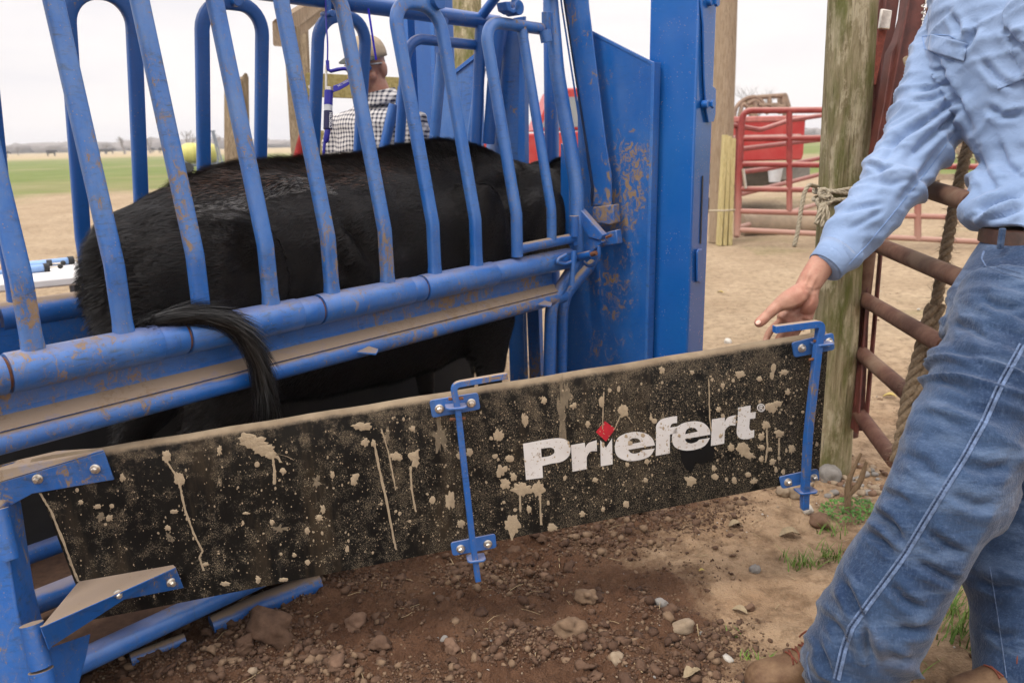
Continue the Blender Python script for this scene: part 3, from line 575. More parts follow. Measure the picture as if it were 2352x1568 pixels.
# diagonal brace bars of the far side near the head
for a, b in (((1015, 123), (996, 330)), ((1105, 156), (1081, 330))): MB().tube([pt(*a, .60), pt(*b, .66)], .023, 14).build('brace_bar', bl, chute)
for a, b in (((905, 240), (880, 350)), ((926, 200), (905, 345))): MB().tube([pt(*a, .80), pt(*b, .85)], .024, 14).build('brace_bar', bl, chute)

# ------------------------------------------------------------------ the swung-open black panel
A0 = at(150, 1040, 1.98); A1 = at(1890, 765, 2.33); dd = (A1-A0); dh = Vector((dd.x, dd.y, 0)).normalized(); PN = Vector((dh.y, -dh.x, 0))   # PN points at the viewer
if PN.y > 0: PN = -PN
def bp(x, y, off=0.): return onplane(x, y, A0+PN*off, PN)
panel_m = M('speckled_black_rubber', .55, .22); v = panel_m.coord(); PM = panel_m
gr = PM.noise(PM.coord((1, 1, .25)), 5, 5, .6); fine = PM.vor(PM.coord(), 330); fn = PM.noise(v, 30, 6, .7)
sx_ = PM.n('ShaderNodeSeparateXYZ', {0: PM.pos()}).outputs[0]; dens = PM.step(sx_, -1., 1., .0, .16)
base = PM.mix(PM.step(gr, .4, .7), (.004, .004, .004), (.010, .009, .007)); stk = PM.math('MULTIPLY', PM.step(PM.noise(PM.coord((22, 22, .9)), 3, 6, .75), .58, .72), PM.step(PM.noise(v, 3.3, 3), .48, .66)); base = PM.mix(PM.math('MULTIPLY', stk, .6), base, (.13, .11, .085))
base = PM.mix(PM.math('MULTIPLY', PM.step(PM.noise(PM.coord((2.5, 2.5, .5)), 3, 6, .7), .52, .68), .55), base, (.07, .05, .03))
spk = PM.math('MULTIPLY', PM.step(fine, .42, .30), PM.step(PM.math('ADD', PM.noise(v, 22, 5, .7), dens), .50, .60), True)
base = PM.mix(spk, base, (.17, .14, .095))
up = PM.step(PM.math('ADD', PM.normal_z(), PM.math('MULTIPLY', PM.noise(v, 22, 7, .75), 1.1)), .62, 1.15)
base = PM.mix(up, base, PM.mix(PM.step(PM.noise(v, 9, 6), .35, .7), (.15, .11, .072), (.27, .21, .14)))
PM.set('Base Color', base); PM.set('Roughness', PM.math('MAXIMUM', PM.step(spk, 0, 1, .42, .9), up)); PM.bump(PM.math('ADD', PM.noise(v, 160, 3), PM.math('MULTIPLY', spk, .6)), .3, .002)
mb = MB(); rings = []; NS = 40; th = .042; r = .017
for i in range(NS+1):
    t = i/NS; xt = 66+(1904-66)*t; yt = 1060-.1615*(xt-66)-.0*t; T = bp(xt, yt+1)
    if t < .12: xb, yb = 205+(xt-66)*.62, 1425-.155*(xt-66)*.62
    else: xb, yb = None, None
    dn = -(Z+dd.normalized()*0)
    # bottom: straight line (205,1425) -> (1880,1098) sampled at the same station
    xb = 205+(1880-205)*t; yb = 1424-t*(1424-1098)+9*math.sin(math.pi*t)*0; B = bp(xb, yb)
    e = (T-B).normalized(); T = T+e*.001*math.sin(9*t*6.28)
    rg = [B, B.lerp(T, .33), B.lerp(T, .66), T-e*r*1.0]+[T-e*r-PN*r+e*r*math.sin(q)+PN*r*math.cos(q) for q in (.5, 1.0, 1.5)]+[T-e*r-PN*(th-r)+e*r*math.sin(q)+PN*r*math.cos(q) for q in (1.6, 2.1, 2.7)]+[T-e*r-PN*th, B-PN*th]
    rings.append(rg)
panel = mb.loft(rings).build('drop_panel', PM.m, chute, autos=50, label='black panel with dried mud splashes and white lettering')
def pflat(pts, th, name, m_, off=.0, **k): return MB().prism([bp(x, y, off) for x, y in pts], PN*th).build(name, m_, panel, **k)
def bolt(x, y, r=.0125):
    c = bp(x, y, .008); mb = MB(); mb.tube([c, c+PN*.003, c+PN*.0045], [r, r, r*.8], 20); q = []
    mb.tube([c+PN*.003, c+PN*.0135, c+PN*.0155], [r*.66, r*.64, r*.5], 6); mb.tube([c+PN*.014, c+PN*.0185], [r*.36, r*.34], 12); mb.build('bolt', MAT['zinc'], panel, autos=25)
# hinge arms
ub = ((-60, 1124), (240, 1036), (263, 1099), (76, 1131), (-10, 1178), (-60, 1200))
pflat(ub, .006, 'hinge_arm', blm, .002, bev=.001)
fr = [bp(-60, 1119, .008), bp(238, 1033, .008)]; zw = bp(238, 1033).z-.003; bk = [pz(232, 1028, zw), pz(130, 1035, zw-.005), pz(40, 1056, zw-.012), pz(-60, 1085, zw-.02)]
MB().prism(fr+bk, -Z*.005).build('hinge_arm_web', blm, panel, bev=.001)
lb = ((93, 1441), (404, 1302), (423, 1350), (204, 1393), (113, 1493))
zA, zB = bp(181, 1334).z, bp(398, 1297).z
f0, f1_, f2_ = pz(93, 1440, zA-.004), pz(250, 1371, (zA+zB)/2), pz(404, 1302, zB); kf = lambda p: (p-CAM).dot(Vector((0, math.cos(PITCH), -math.sin(PITCH))))
MB().prism([f0, f1_, f2_, bp(398, 1296, .002), bp(290, 1315, .002), bp(181, 1334, .002)], -Z*.005).build('hinge_arm_web', blm, panel, bev=.001)
fl_ = [f0, f2_, at(423, 1350, kf(f2_)), at(204, 1393, kf(f0)*.45+kf(f2_)*.55), at(113, 1493, kf(f0))]; fn_ = (f2_-f0).cross(Z).normalized(); fn_ = fn_ if fn_.y < 0 else -fn_
MB().prism([p-fn_*.002 for p in fl_], fn_*-.005).build('hinge_arm', blm, panel, bev=.001)
for x, y, w in ((393, 1337, .03), (270, 1364, .42)):
    c = at(x, y, kf(f2_)*(1-w)+kf(f0)*w); r = .0125; b_ = MB(); b_.tube([c, c+fn_*.003, c+fn_*.0045], [r, r, r*.8], 20); b_.tube([c+fn_*.003, c+fn_*.0135, c+fn_*.0155], [r*.66, r*.64, r*.5], 6); b_.tube([c+fn_*.014, c+fn_*.0185], [r*.36, r*.34], 12); b_.build('bolt', MAT['zinc'], panel, autos=25)
for x, y in ((87, 1099), (219, 1076), (1009, 938), (1082, 925), (1058, 1259), (1120, 1248), (1841, 799), (1903, 785), (1809, 1106), (1868, 1096)): bolt(x, y)
def rr(p, n=3):        # round the corners of a pixel polygon
    out = []
    for i in range(len(p)):
        a, b, c = Vector(p[i-1]), Vector(p[i]), Vector(p[(i+1) % len(p)]); A = b+(a-b)*min(.45, 7/(a-b).length); B = b+(c-b)*min(.45, 7/(c-b).length)
        for k in range(n+1): t = k/n; q = A*(1-t)**2+b*2*t*(1-t)+B*t*t; out.append((q.x, q.y))
    return out
pflat(rr(((986, 918), (1097, 900), (1103, 938), (992, 958))), .006, 'latch_bracket', bl, .003, bev=.001)
pflat(rr(((1034, 1244), (1137, 1223), (1140, 1255), (1039, 1274))), .006, 'latch_bracket', bl, .003, bev=.001)
pflat(rr(((1817, 786), (1912, 763), (1915, 802), (1822, 820))), .006, 'latch_bracket', bl, .003, bev=.001)
pflat(rr(((1788, 1093), (1877, 1074), (1881, 1101), (1794, 1121))), .006, 'latch_bracket', bl, .003, bev=.001)
def ear(cx, cy, wpx, out=.042):
    c = bp(cx, cy, .006); k = (c-CAM).dot(Vector((0, math.cos(PITCH), -math.sin(PITCH)))); w = wpx*k/F
    MB().prism([c-dh*w/2, c+dh*w/2, c+dh*w/2+PN*out*.8, c+dh*w*.35+PN*out, c-dh*w*.35+PN*out, c-dh*w/2+PN*out*.8], Z*.006).build('latch_ear', bl, panel, bev=.0015)
ear(1045, 930, 48); ear(1091, 1275, 42); ear(1880, 787, 46); ear(1843, 1122, 46)
def latch(pts, w, hand, name='latch_rod', off=.034):
    mb = MB(); path = [bp(x, y, off) for x, y in pts]; path = fillet(path, .02, 5); vs = []; 
    for i, p in enumerate(path):
        t = (path[min(i+1, len(path)-1)]-path[max(0, i-1)]).normalized(); b = t.cross(PN).normalized(); vs.append([p+b*w/2+PN*w/2, p-b*w/2+PN*w/2, p-b*w/2-PN*w/2, p+b*w/2-PN*w/2])
    mb.loft(vs).build(name, blm, panel, bev=.0015, autos=30)
latch([(1165, 862), (1040, 884), (1052, 945), (1085, 1240), (1098, 1333)], .0165, 1)
latch([(1778, 756), (1886, 742), (1878, 800), (1856, 1000), (1848, 1145), (1848, 1168)], .021, 1)
for a, b in (((1033, 963), (1069, 960)), ((1030, 916), (1064, 914)), ((1869, 783), (1892, 781)), ((1858, 826), (1875, 823))): MB().tube([bp(*a, .034), bp(*b, .034)], .0045, 8).build('pin', MAT['rust'], panel)

# lettering, cut as thin film letters lying on the panel
lett = M('white_film', .5, .4); v = lett.coord(); c_ = lett.mix(lett.step(lett.noise(v, 45, 7, .75), .60, .64), (.66, .64, .62), (.30, .22, .15)); lett.set('Base Color', lett.mix(lett.step(lett.noise(v, 14, 5), .4, .7, 0, .5), c_, (.50, .46, .42))); lett = lett.m
redf = plain('red_film', (.42, .012, .025), .5, 0, .3, 20)
ZX = lambda x, y: (1177+x*.25632, 907.2+y*.25632)
def ell(cx, cy, rx, ry, q0, q1, n=14, tilt=0.):
    o = []
    for i in range(n+1):
        q = math.radians(q0+(q1-q0)*i/n); x, y = rx*math.cos(q), ry*math.sin(q); o.append((cx+x*math.cos(tilt)-y*math.sin(tilt), cy+x*math.sin(tilt)+y*math.cos(tilt)))
    return o
def curve(pts, n=6):   # smooth through points (Catmull-Rom), pts flagged sharp with a third item
    out = []; m = len(pts)
    for i in range(m):
        p0, p1, p2, p3 = pts[i-1], pts[i], pts[(i+1) % m], pts[(i+2) % m]
        if len(p1) > 2: p0 = p1
        if len(p2) > 2: p3 = p2
        if len(p1) > 2 and len(p2) > 2: out.append(p1[:2]); continue
        for k in range(n):
            t = k/n; out.append(tuple(.5*(2*p1[j]+(p2[j]-p0[j])*t+(2*p0[j]-5*p1[j]+4*p2[j]-p3[j])*t*t+(3*p1[j]-p0[j]-3*p2[j]+p3[j])*t**3) for j in (0, 1)))
    return out
s_ = 1
GL = [
 ('P', [[(95, 435, s_), (300, 397, s_), (400, 385), (480, 400), (520, 465), (505, 545), (440, 595), (350, 612), (268, 632, s_), (274, 738, s_), (122, 758, s_)], [(255, 480, s_), (262, 557, s_), (330, 545), (372, 520), (375, 490), (350, 470), (305, 472)]]),
 ('r', [[(525, 447, s_), (648, 425, s_), (652, 472, s_), (680, 430), (755, 402, s_), (757, 500, s_), (700, 505), (668, 550), (666, 600, s_), (666, 660, s_), (538, 684, s_)]]),
 ('i', [[(787, 402, s_), (838, 470, s_), (892, 388, s_), (898, 618, s_), (792, 636, s_)]]),
 ('e', [[(1277, 448, s_), (1040, 488, s_), (1055, 512), (1090, 524), (1140, 512), (1168, 492, s_), (1275, 478, s_), (1230, 545), (1130, 582), (1020, 585), (940, 545), (918, 470), (940, 390), (1010, 345), (1110, 328), (1200, 345), (1255, 390)], [(1038, 442, s_), (1152, 420, s_), (1130, 392), (1090, 384), (1052, 400)]]),
 ('f', [[(1288, 330, s_), (1290, 270), (1330, 220), (1400, 198), (1475, 187, s_), (1475, 248, s_), (1430, 256), (1412, 290, s_), (1475, 280, s_), (1476, 340, s_), (1412, 350, s_), (1409, 520, s_), (1284, 543, s_)]]),
 ('e', [[(1774, 352, s_), (1545, 392, s_), (1560, 418), (1600, 432), (1650, 418), (1672, 398, s_), (1770, 382, s_), (1725, 450), (1640, 486), (1540, 494), (1455, 462), (1430, 390), (1450, 310), (1520, 255), (1620, 234), (1705, 246), (1760, 295)], [(1545, 350, s_), (1660, 326, s_), (1640, 298), (1600, 290), (1562, 308)]]),
 ('r', [[(1788, 217, s_), (1902, 198, s_), (1902, 244, s_), (1930, 200), (2000, 178, s_), (1998, 272, s_), (1950, 272), (1908, 310), (1900, 370, s_), (1897, 432, s_), (1778, 454, s_)]]),
 ('t', [[(2024, 112, s_), (2134, 92, s_), (2132, 157, s_), (2180, 149, s_), (2176, 206, s_), (2128, 212, s_), (2122, 290), (2140, 318), (2166, 310, s_), (2165, 376, s_), (2100, 394), (2040, 385), (2010, 340), (2018, 230, s_)]])]
def film(loops, name, m_, off):
    bm = bmesh.new()
    cu = bpy.data.curves.new('tmp', 'CURVE'); cu.dimensions = '2D'; cu.fill_mode = 'BOTH'
    e2 = dd.normalized(); Bo = bp(1177, 1000, off); up_ = PN.cross(e2).normalized(); up_ = up_ if up_.z > 0 else -up_
    for lp in loops:
        sp = cu.splines.new('POLY'); L = [bp(*ZX(*q), off)-Bo for q in lp]; sp.points.add(len(L)-1); sp.use_cyclic_u = True
        for p_, w in zip(sp.points, L): p_.co = (w.dot(e2), w.dot(up_), 0, 1)
    o = bpy.data.objects.new('tmp', cu); COL.objects.link(o); dg = bpy.context.evaluated_depsgraph_get(); dg.update(); me = o.evaluated_get(dg).to_mesh()
    mb = MB(); mb.v = [Bo+e2*v.co.x+up_*v.co.y+PN*v.co.z for v in me.vertices]; mb.f = [tuple(p.vertices) for p in me.polygons]
    o.evaluated_get(dg).to_mesh_clear(); bpy.data.objects.remove(o); bm.free()
    r = mb.build(name, m_, panel, smooth=False); sd_ = r.modifiers.new('s', 'SOLIDIFY'); sd_.thickness = .0006; sd_.offset = 0; return r
for nm, lps in GL: film([curve(lp) for lp in lps], 'letter', lett, .0012)
film([[(828, 232), (922, 300), (838, 414), (748, 330)]], 'diamond', redf, .0012)
film([ell(2228, 112, 36, 37, 0, 350, 24), ell(2228, 112, 27, 28, 0, 350, 24)], 'registered_mark', lett, .0012)
film([curve([(2214, 92, 1), (2236, 90), (2243, 102), (2234, 113, 1), (2246, 132, 1), (2236, 133, 1), (2226, 116, 1), (2223, 116, 1), (2223, 134, 1), (2214, 134, 1)]), [(2222, 98), (2222, 109), (2232, 107), (2234, 100)]], 'registered_mark', lett, .0012)

# mud: splashes, runs and specks with body
def splat(mb, x, y, rx, ry, seed, off=.0017, h=.0011, rag=.35):
    n = 30; c = bp(x, y, off+h); k = (c-CAM).dot(Vector((0, math.cos(PITCH), -math.sin(PITCH)))); rg = []; rg2 = []
    ph = random.uniform(0, 6.28)
    for i in range(n):
        q = 2*math.pi*i/n; w = 1+rag*(mnoise.noise(Vector((math.cos(q)*2.2+seed, math.sin(q)*2.2, seed*.7)))*1.4+.6*mnoise.noise(Vector((math.cos(q)*6+seed, math.sin(q)*6, seed)))+random.uniform(-.22, .3))
        rg.append(bp(x+rx*math.cos(q)*w, y+ry*math.sin(q)*w, off)); rg2.append(bp(x+rx*math.cos(q)*w*.8, y+ry*math.sin(q)*w*.8, off+h*.8))
    mb.add(rg+rg2+[c], [(i, (i+1) % n, n+(i+1) % n, n+i) for i in range(n)]+[(n+i, n+(i+1) % n, 2*n) for i in range(n)])
def run(mb, pts, w, off=.0017):
    P_ = []
    for i in range(len(pts)-1):
        for k in range(8):
            t = k/8; P_.append((pts[i][0]+(pts[i+1][0]-pts[i][0])*t, pts[i][1]+(pts[i+1][1]-pts[i][1])*t))
    P_.append(pts[-1]); V_ = []
    for i, (x, y) in enumerate(P_):
        ww = w*(.7+.6*random.random()); dx = 1.2*mnoise.noise(Vector((x*.13, y*.13, 3))); V_ += [bp(x-ww+dx, y, off), bp(x+dx, y, off+.0012), bp(x+ww+dx, y, off)]
    mb.add(V_, [(3*i+j, 3*i+j+1, 3*i+j+4, 3*i+j+3) for i in range(len(P_)-1) for j in (0, 1)])
big = [(1145,1000,12,13),(1168,1053,7,8),(1151,1080,11,13),(1179,1095,9,9),(1162,1112,11,12),(1200,1123,19,15),(1236,1123,15,16),(1177,1206,16,22),(1034,1150,10,20),(952,1052,13,18),(947,984,7,6),(839,1016,9,10),(858,1018,6,8),(833,978,22,11),(911,1048,13,9),(1079,1038,8,9),(814,1101,8,13),(1060,1203,9,9),(1268,1212,11,9),(1215,1169,5,8),(1338,1180,6,7),(1438,1157,7,8),(1385,1169,4,5),(1250,921,6,9),(1318,931,7,8),(1350,974,5,7),(1432,943,13,14),(1382,922,6,12),(1587,1104,12,11),(1707,1033,17,17),(1770,934,15,12),(1785,928,9,8),(1759,976,9,9),(1749,1002,7,8),(1749,1027,7,7),(1679,1027,8,8),(1749,1054,5,7),(1718,1090,6,6),(1733,1104,7,6),(1687,1104,6,8),(1650,940,6,6),(1441,1067,5,5),(1367,1102,6,6),(1483,1102,5,5),(1724,1045,9,8),(1790,995,11,8),(1819,1031,8,9),(383,1048,11,13),(412,1100,11,14),(281,1097,6,8),(185,1153,5,5),(223,1163,9,5),(251,1189,8,7),(400,1174,9,5),(385,1212,7,6),(566,1178,8,3),(650,1082,6,7),(742,1170,6,10),(733,1188,8,7),(763,1089,5,8),(504,1034,6,10),(706,1218,6,8),(472,1295,8,5),(517,1340,11,5),(593,1331,6,8),(650,1331,10,5),(625,1199,5,7),(676,1274,5,5),(1206,965,8,13),(1775,1060,7,7),(1640,1075,6,6),(1700,860,12,7),(1800,855,11,6),(1745,870,6,6),(1660,885,5,6),(1590,855,5,5),(1520,850,6,7),(1810,900,6,7),(1560,1000,4,4),(1655,1000,4,5)]
mb = MB()
for i, (x, y, a, b) in enumerate(big): splat(mb, x, y, a, b, i*1.7, rag=.4)
splat(mb, 583, 1016, 30, 15, 77); splat(mb, 604, 1031, 26, 13, 78); splat(mb, 568, 1006, 20, 12, 79); splat(mb, 622, 1044, 14, 9, 80)
mb.build('mud_splash', MAT['mud'], panel, autos=80, kind='stuff')
mb = MB()
for p_, w in (([(625, 1045), (631, 1082), (630, 1112)], 3.2), ([(636, 1045), (645, 1062)], 3), ([(628, 1040), (660, 1048), (675, 1056)], 1.6), ([(383, 1060), (400, 1085), (412, 1110), (425, 1170), (445, 1225), (465, 1265), (458, 1280), (468, 1310)], 2.6), ([(860, 1020), (872, 1080), (888, 1150), (905, 1240), (910, 1262)], 2.6), ([(876, 985), (893, 1040), (909, 1125)], 1.8), ([(943, 1070), (945, 1120), (955, 1175)], 2.4),
              ([(1194, 1135), (1196, 1175)], 2.2), ([(1240, 1135), (1243, 1205)], 2.2), ([(1172, 1220), (1176, 1240)], 3), ([(1761, 985), (1763, 1030), (1758, 1062)], 2.2), ([(1628, 870), (1630, 960), (1634, 990)], 1.3), ([(1387, 900), (1384, 985)], 1.2), ([(1425, 955), (1412, 985)], 1.4), ([(1440, 955), (1452, 970)], 1.0), ([(1790, 1005), (1789, 1045)], 2), ([(92, 1132), (118, 1175), (150, 1255), (162, 1290), (180, 1335)], 3.0)):
    run(mb, p_, w)
mb.build('mud_run', MAT['mud'], panel, autos=80, kind='stuff')
mb = MB()
for x, y, a, b in ((1290, 955, 8, 60), (1300, 905, 11, 22), (1010, 1000, 14, 36), (725, 1104, 10, 12), (642, 1214, 15, 7), (234, 1186, 7, 8), (387, 1233, 6, 8), (505, 1105, 5, 9), (1520, 975, 8, 20), (395, 1240, 4, 6), (890, 1000, 7, 14)): splat(mb, x, y, a, b, x*.1, off=.0004, h=.0003, rag=.8)
mb.build('pale_scuff', MAT['mud_thin'], panel, autos=80, kind='stuff')
mb = MB(); mb.add([bp(x, y, .0011) for x, y in ((1558, 1012), (1645, 1000), (1642, 1045), (1634, 1062), (1625, 1058), (1612, 1068), (1598, 1060), (1588, 1084), (1576, 1078), (1566, 1060))], [tuple(range(10))]); mb.build('wiped_patch', plain('wet_black', (.004, .004, .004), .35, 0, .3, 60), panel, smooth=False)
mb = MB(); n = 3000; cnt = 0
while cnt < n:
    t = random.random(); x = 100+1790*t; ylo = 1085-.1615*(x-66)+8; yhi = 1405-.196*(x-205)
    y = random.uniform(ylo, yhi)
    if x < 215 and y > 1130 and (y-1130)*.43 > (x-100): continue
    if 1545 < x < 1640 and 1030 < y < 1085: continue
    dn = .25+.75*t+.4*mnoise.noise(Vector((x*.012, y*.012, 0)))
    if random.random() > dn: continue
    r_ = .9+.7*random.paretovariate(2.6)-.7; r_ = min(r_, 7.0); a = r_*random.uniform(.7, 1.2); b = r_*random.uniform(.8, 1.6); m_ = 6 if r_ < 2.5 else 9; vs = []
    for i in range(m_):
        q = 6.283*i/m_; w = random.uniform(.75, 1.15); vs.append(bp(x+a*math.cos(q)*w, y+b*math.sin(q)*w, .0017))
    mb.add(vs+[bp(x, y, .0017+.0003*r_)], [(i, (i+1) % m_, m_) for i in range(m_)]); cnt += 1
mb.build('mud_specks', MAT['mud'], panel, autos=80, kind='stuff')

# ------------------------------------------------------------------ the cow
cow = thing('cow', C(1.1, .35, .1), 'black haired cow held inside the blue chute with its tail over the rail', 'cow')
TC = .34
mb = MB()
secs = [(.165, 1.02, .90, .05), (.175, 1.12, .86, .13), (.20, 1.175, .80, .20), (.26, 1.212, .74, .245), (.34, 1.24, .66, .262), (.43, 1.275, .60, .268), (.53, 1.307, .57, .268), (.62, 1.330, .56, .262), (.72, 1.342, .55, .258), (.85, 1.345, .54, .26), (1.0, 1.345, .52, .268), (1.18, 1.35, .50, .272),
        (1.33, 1.358, .49, .27), (1.47, 1.385, .49, .258), (1.60, 1.402, .50, .245), (1.72, 1.398, .52, .235), (1.82, 1.382, .56, .222), (1.93, 1.355, .60, .20), (2.05, 1.322, .66, .175), (2.2, 1.295, .76, .15), (2.35, 1.27, .84, .135), (2.5, 1.265, .90, .125)]
rings = []
for s, zt_, zb_, w in secs:
    s = s+.105*max(0, (.75-s)/.58)
    R_ = []; hh = (zt_-zb_)/2; zc = (zt_+zb_)/2
    for k in range(32):
        q = 2*math.pi*k/32; cz, sw = math.cos(q), math.sin(q)
        ww = w*(abs(sw)**.8)*(1 if sw > 0 else -1)
        if cz > .0: ww *= (1-.30*cz**3) if s > .35 else (1-.1*cz**3)       # the loin falls off from a flat topline
        if s > 1.4 and cz > .5: ww *= .78
        R_.append(C(s, TC+ww, zc+hh*(abs(cz)**.92)*(1 if cz > 0 else -1)))
    rings.append(R_)
mb.loft(rings)
hd = [(2.45, 1.19, .11, .11), (2.55, 1.20, .125, .12), (2.66, 1.15, .115, .115), (2.80, 1.05, .085, .085), (2.92, .97, .075, .07), (2.98, .93, .055, .05)]
mb.tube([C(s, TC, z) for s, z, a, b in hd], [a for _, _, a, _ in hd], 20)
for t in (-.20, .20):
    mb.tube([C(2.56, TC+t*.5, 1.25), C(2.53, TC+t*1.0, 1.275), C(2.50, TC+t*1.3, 1.26)], [.03, .05, .012], 12, flat=.45)
for t in (.14, .54):
    mb.tube([C(.58, t, .95), C(.55, t, .78), C(.47, t, .60), C(.38, t, .48), C(.40, t, .32), C(.42, t, .17), C(.44, t, .11)], [.15, .13, .10, .055, .042, .048, .055], 16)
    mb.tube([C(1.68, t+.02, .95), C(1.70, t+.02, .72), C(1.70, t+.01, .52), C(1.69, t, .42), C(1.70, t, .28), C(1.71, t, .16), C(1.72, t, .11)], [.12, .12, .075, .055, .04, .045, .055], 16)
mb.ball(C(.58, .13, 1.02), (.16, .12, .2), 10); mb.ball(C(1.62, .12, 1.0), (.15, .10, .25), 10)
Vc, Nc, Qc = remesh(mb, .016, 10, .5)
s_arr = (Vc[:, 0]-O.x)*U.x+(Vc[:, 1]-O.y)*U.y
t_arr = (Vc[:, 0]-O.x)*NN.x+(Vc[:, 1]-O.y)*NN.y; z_arr = Vc[:, 2]
dsp = .016*fbm(s_arr*5, t_arr*4, z_arr*4, oct=3, seed=71)+.010*np.abs(fbm(s_arr*9+z_arr*3, t_arr*3, z_arr*6, oct=2, seed=72))
# skin folds on shoulder and flank
dsp += .012*np.sin((s_arr*1.0+z_arr*.55)*34+4*fbm(s_arr*3, z_arr*3, seed=73))*np.exp(-((s_arr-.98)/.12)**2-((z_arr-.95)/.17)**2)
Vc = Vc+Nc*dsp[:, None]
t2_ = (Vc[:, 0]-O.x)*NN.x+(Vc[:, 1]-O.y)*NN.y; lim = .052+LEAN*np.maximum(0, Vc[:, 2]-ZB); sh_ = np.maximum(0, lim-t2_)*.92; Vc = Vc+np.array(NN)[None]*sh_[:, None]
Vc = crease(Vc, Nc, [([(1192, 360), (1205, 430), (1198, 500), (1180, 570)], 16, .030), ([(1140, 380), (1150, 450), (1140, 520)], 14, .012), ([(1085, 335), (1100, 380), (1098, 430)], 14, .016), ([(735, 500), (775, 560), (810, 620), (825, 650)], 13, .018), ([(780, 500), (830, 560), (858, 610)], 12, .014), ([(555, 520), (560, 580), (600, 650)], 22, .016), ([(300, 470), (330, 560), (310, 660)], 26, .014), ([(560, 425), (640, 410), (700, 425)], 16, -.014), ([(235, 560), (250, 640), (240, 720)], 18, .018), ([(900, 420), (930, 500), (925, 600)], 24, .010)])
cm = M('black_hide', .6, .25); cv = cm.coord(); cm.set('Base Color', cm.mix(cm.step(cm.noise(cv, 6, 5), .35, .7), (.0035, .003, .003), (.010, .0075, .006))); cm.bump(cm.noise(cm.coord((1, 1, 3), (0, .2, 0)), 60, 5), .4, .004)
body = fromarr('body', Vc, Qc, cm.m, cow)
tail_pts = fillet([C(.50, .30, 1.05), C(.42, .16, .98), C(.36, .08, .955), pt(318, 752, .03), pt(380, 728, .0), pt(455, 718, -.03), pt(530, 735, -.055), pt(582, 795, -.068), pt(605, 870, -.07), pt(612, 940, -.07), pt(612, 985, -.065)], .1, 6)
nt = len(tail_pts); tr = [.02 if i < nt*.3 else .015+.010*math.sin(math.pi*(i/nt-.3)/.75) for i in range(nt)]; tr = [max(.006, r*(1 if i < nt*.85 else (1-(i-nt*.85)/(nt*.16)))) for i, r in enumerate(tr)]
MB().tube(tail_pts, tr, 14).build('tail', cm.m, cow, autos=180)
# the coat: tapered locks of hair lying back and down
def hair(name, R, D, N_, L, w, mats, parent, curl=.3, seg=3):
    n = len(R); side_ = np.cross(D, N_); side_ /= np.linalg.norm(side_, axis=1)[:, None]+1e-9; V_ = np.zeros((n, seg*2+1, 3)); 
    for i in range(seg):
        t = i/seg; c = R+D*(L*t)[:, None]+N_*(L*(.30*t-.26*t*t))[:, None]+side_*(L*curl*t*t)[:, None]
        V_[:, 2*i] = c-side_*(w*(1-t*.55))[:, None]; V_[:, 2*i+1] = c+side_*(w*(1-t*.55))[:, None]
    V_[:, 2*seg] = R+D*L[:, None]+N_*(L*.06)[:, None]+side_*(L*curl)[:, None]
    b = (np.arange(n)*(2*seg+1))[:, None]; T_ = [];
    for i in range(seg-1): T_ += [b+2*i+np.array([[0, 1, 3]]), b+2*i+np.array([[0, 3, 2]])]
    T_.append(b+2*(seg-1)+np.array([[0, 1, 2]]))
    o = npmesh(name, V_.reshape(-1, 3), np.concatenate(T_), None, parent, kind='stuff')
    for m_ in mats: o.data.materials.append(m_)
    mi = RNG.integers(0, len(mats), n); o.data.polygons.foreach_set('material_index', np.tile(mi, 2*(seg-1)+1).astype(np.int32)); return o
def hairmat(name, c, rough=.42, spec=.5):
    m = M(name, rough, spec); m.set('Base Color', (*c, 1)); m.set('Anisotropic', .5); return m.m
HM = [hairmat('hair_black', (.005, .0042, .0038), .42, .25), hairmat('hair_soft_black', (.008, .007, .0065), .5, .3), hairmat('hair_black_brown', (.013, .008, .006), .55, .3)]
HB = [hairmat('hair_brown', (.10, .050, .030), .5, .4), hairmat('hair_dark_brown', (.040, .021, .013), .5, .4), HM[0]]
Qa = np.array([q for q in Qc if len(q) == 4]); P0, P1, P2_, P3 = [Vc[Qa[:, i]] for i in range(4)]; ctr = (P0+P1+P2_+P3)/4; nf = np.cross(P1-P0, P3-P0); ar = np.linalg.norm(nf, axis=1); nf /= ar[:, None]+1e-12
sc_ = (ctr[:, 0]-O.x)*U.x+(ctr[:, 1]-O.y)*U.y; tc_ = (ctr[:, 0]-O.x)*NN.x+(ctr[:, 1]-O.y)*NN.y
toc = CAM-Vector((0, 0, 0)); vd = np.array(CAM)-ctr; vis = np.einsum('ij,ij->i', nf, vd/np.linalg.norm(vd, axis=1)[:, None]) > -.35
wgt = ar*vis*(ctr[:, 2] > .45)*(sc_ < 2.6)*np.where((ctr[:, 2] > 1.18) | (sc_ < .3), 2.2, 1.); wgt /= wgt.sum()
nh = 120000; idx = RNG.choice(len(Qa), nh, p=wgt); a_, b_ = RNG.uniform(0, 1, nh), RNG.uniform(0, 1, nh)
R_ = (P0[idx]*((1-a_)*(1-b_))[:, None]+P1[idx]*(a_*(1-b_))[:, None]+P2_[idx]*(a_*b_)[:, None]+P3[idx]*((1-a_)*b_)[:, None]); Nn = nf[idx]
sR = (R_[:, 0]-O.x)*U.x+(R_[:, 1]-O.y)*U.y
fl = np.array(U)[None]*-1+np.array([0, 0, -.35])[None]+np.array([0, 0, -1.])[None]*np.clip((.5-sR)*1.6, 0, 1.2)[:, None]
sw = .9*fbm(R_[:, 0]*4, R_[:, 1]*4, R_[:, 2]*5, oct=3, seed=81)
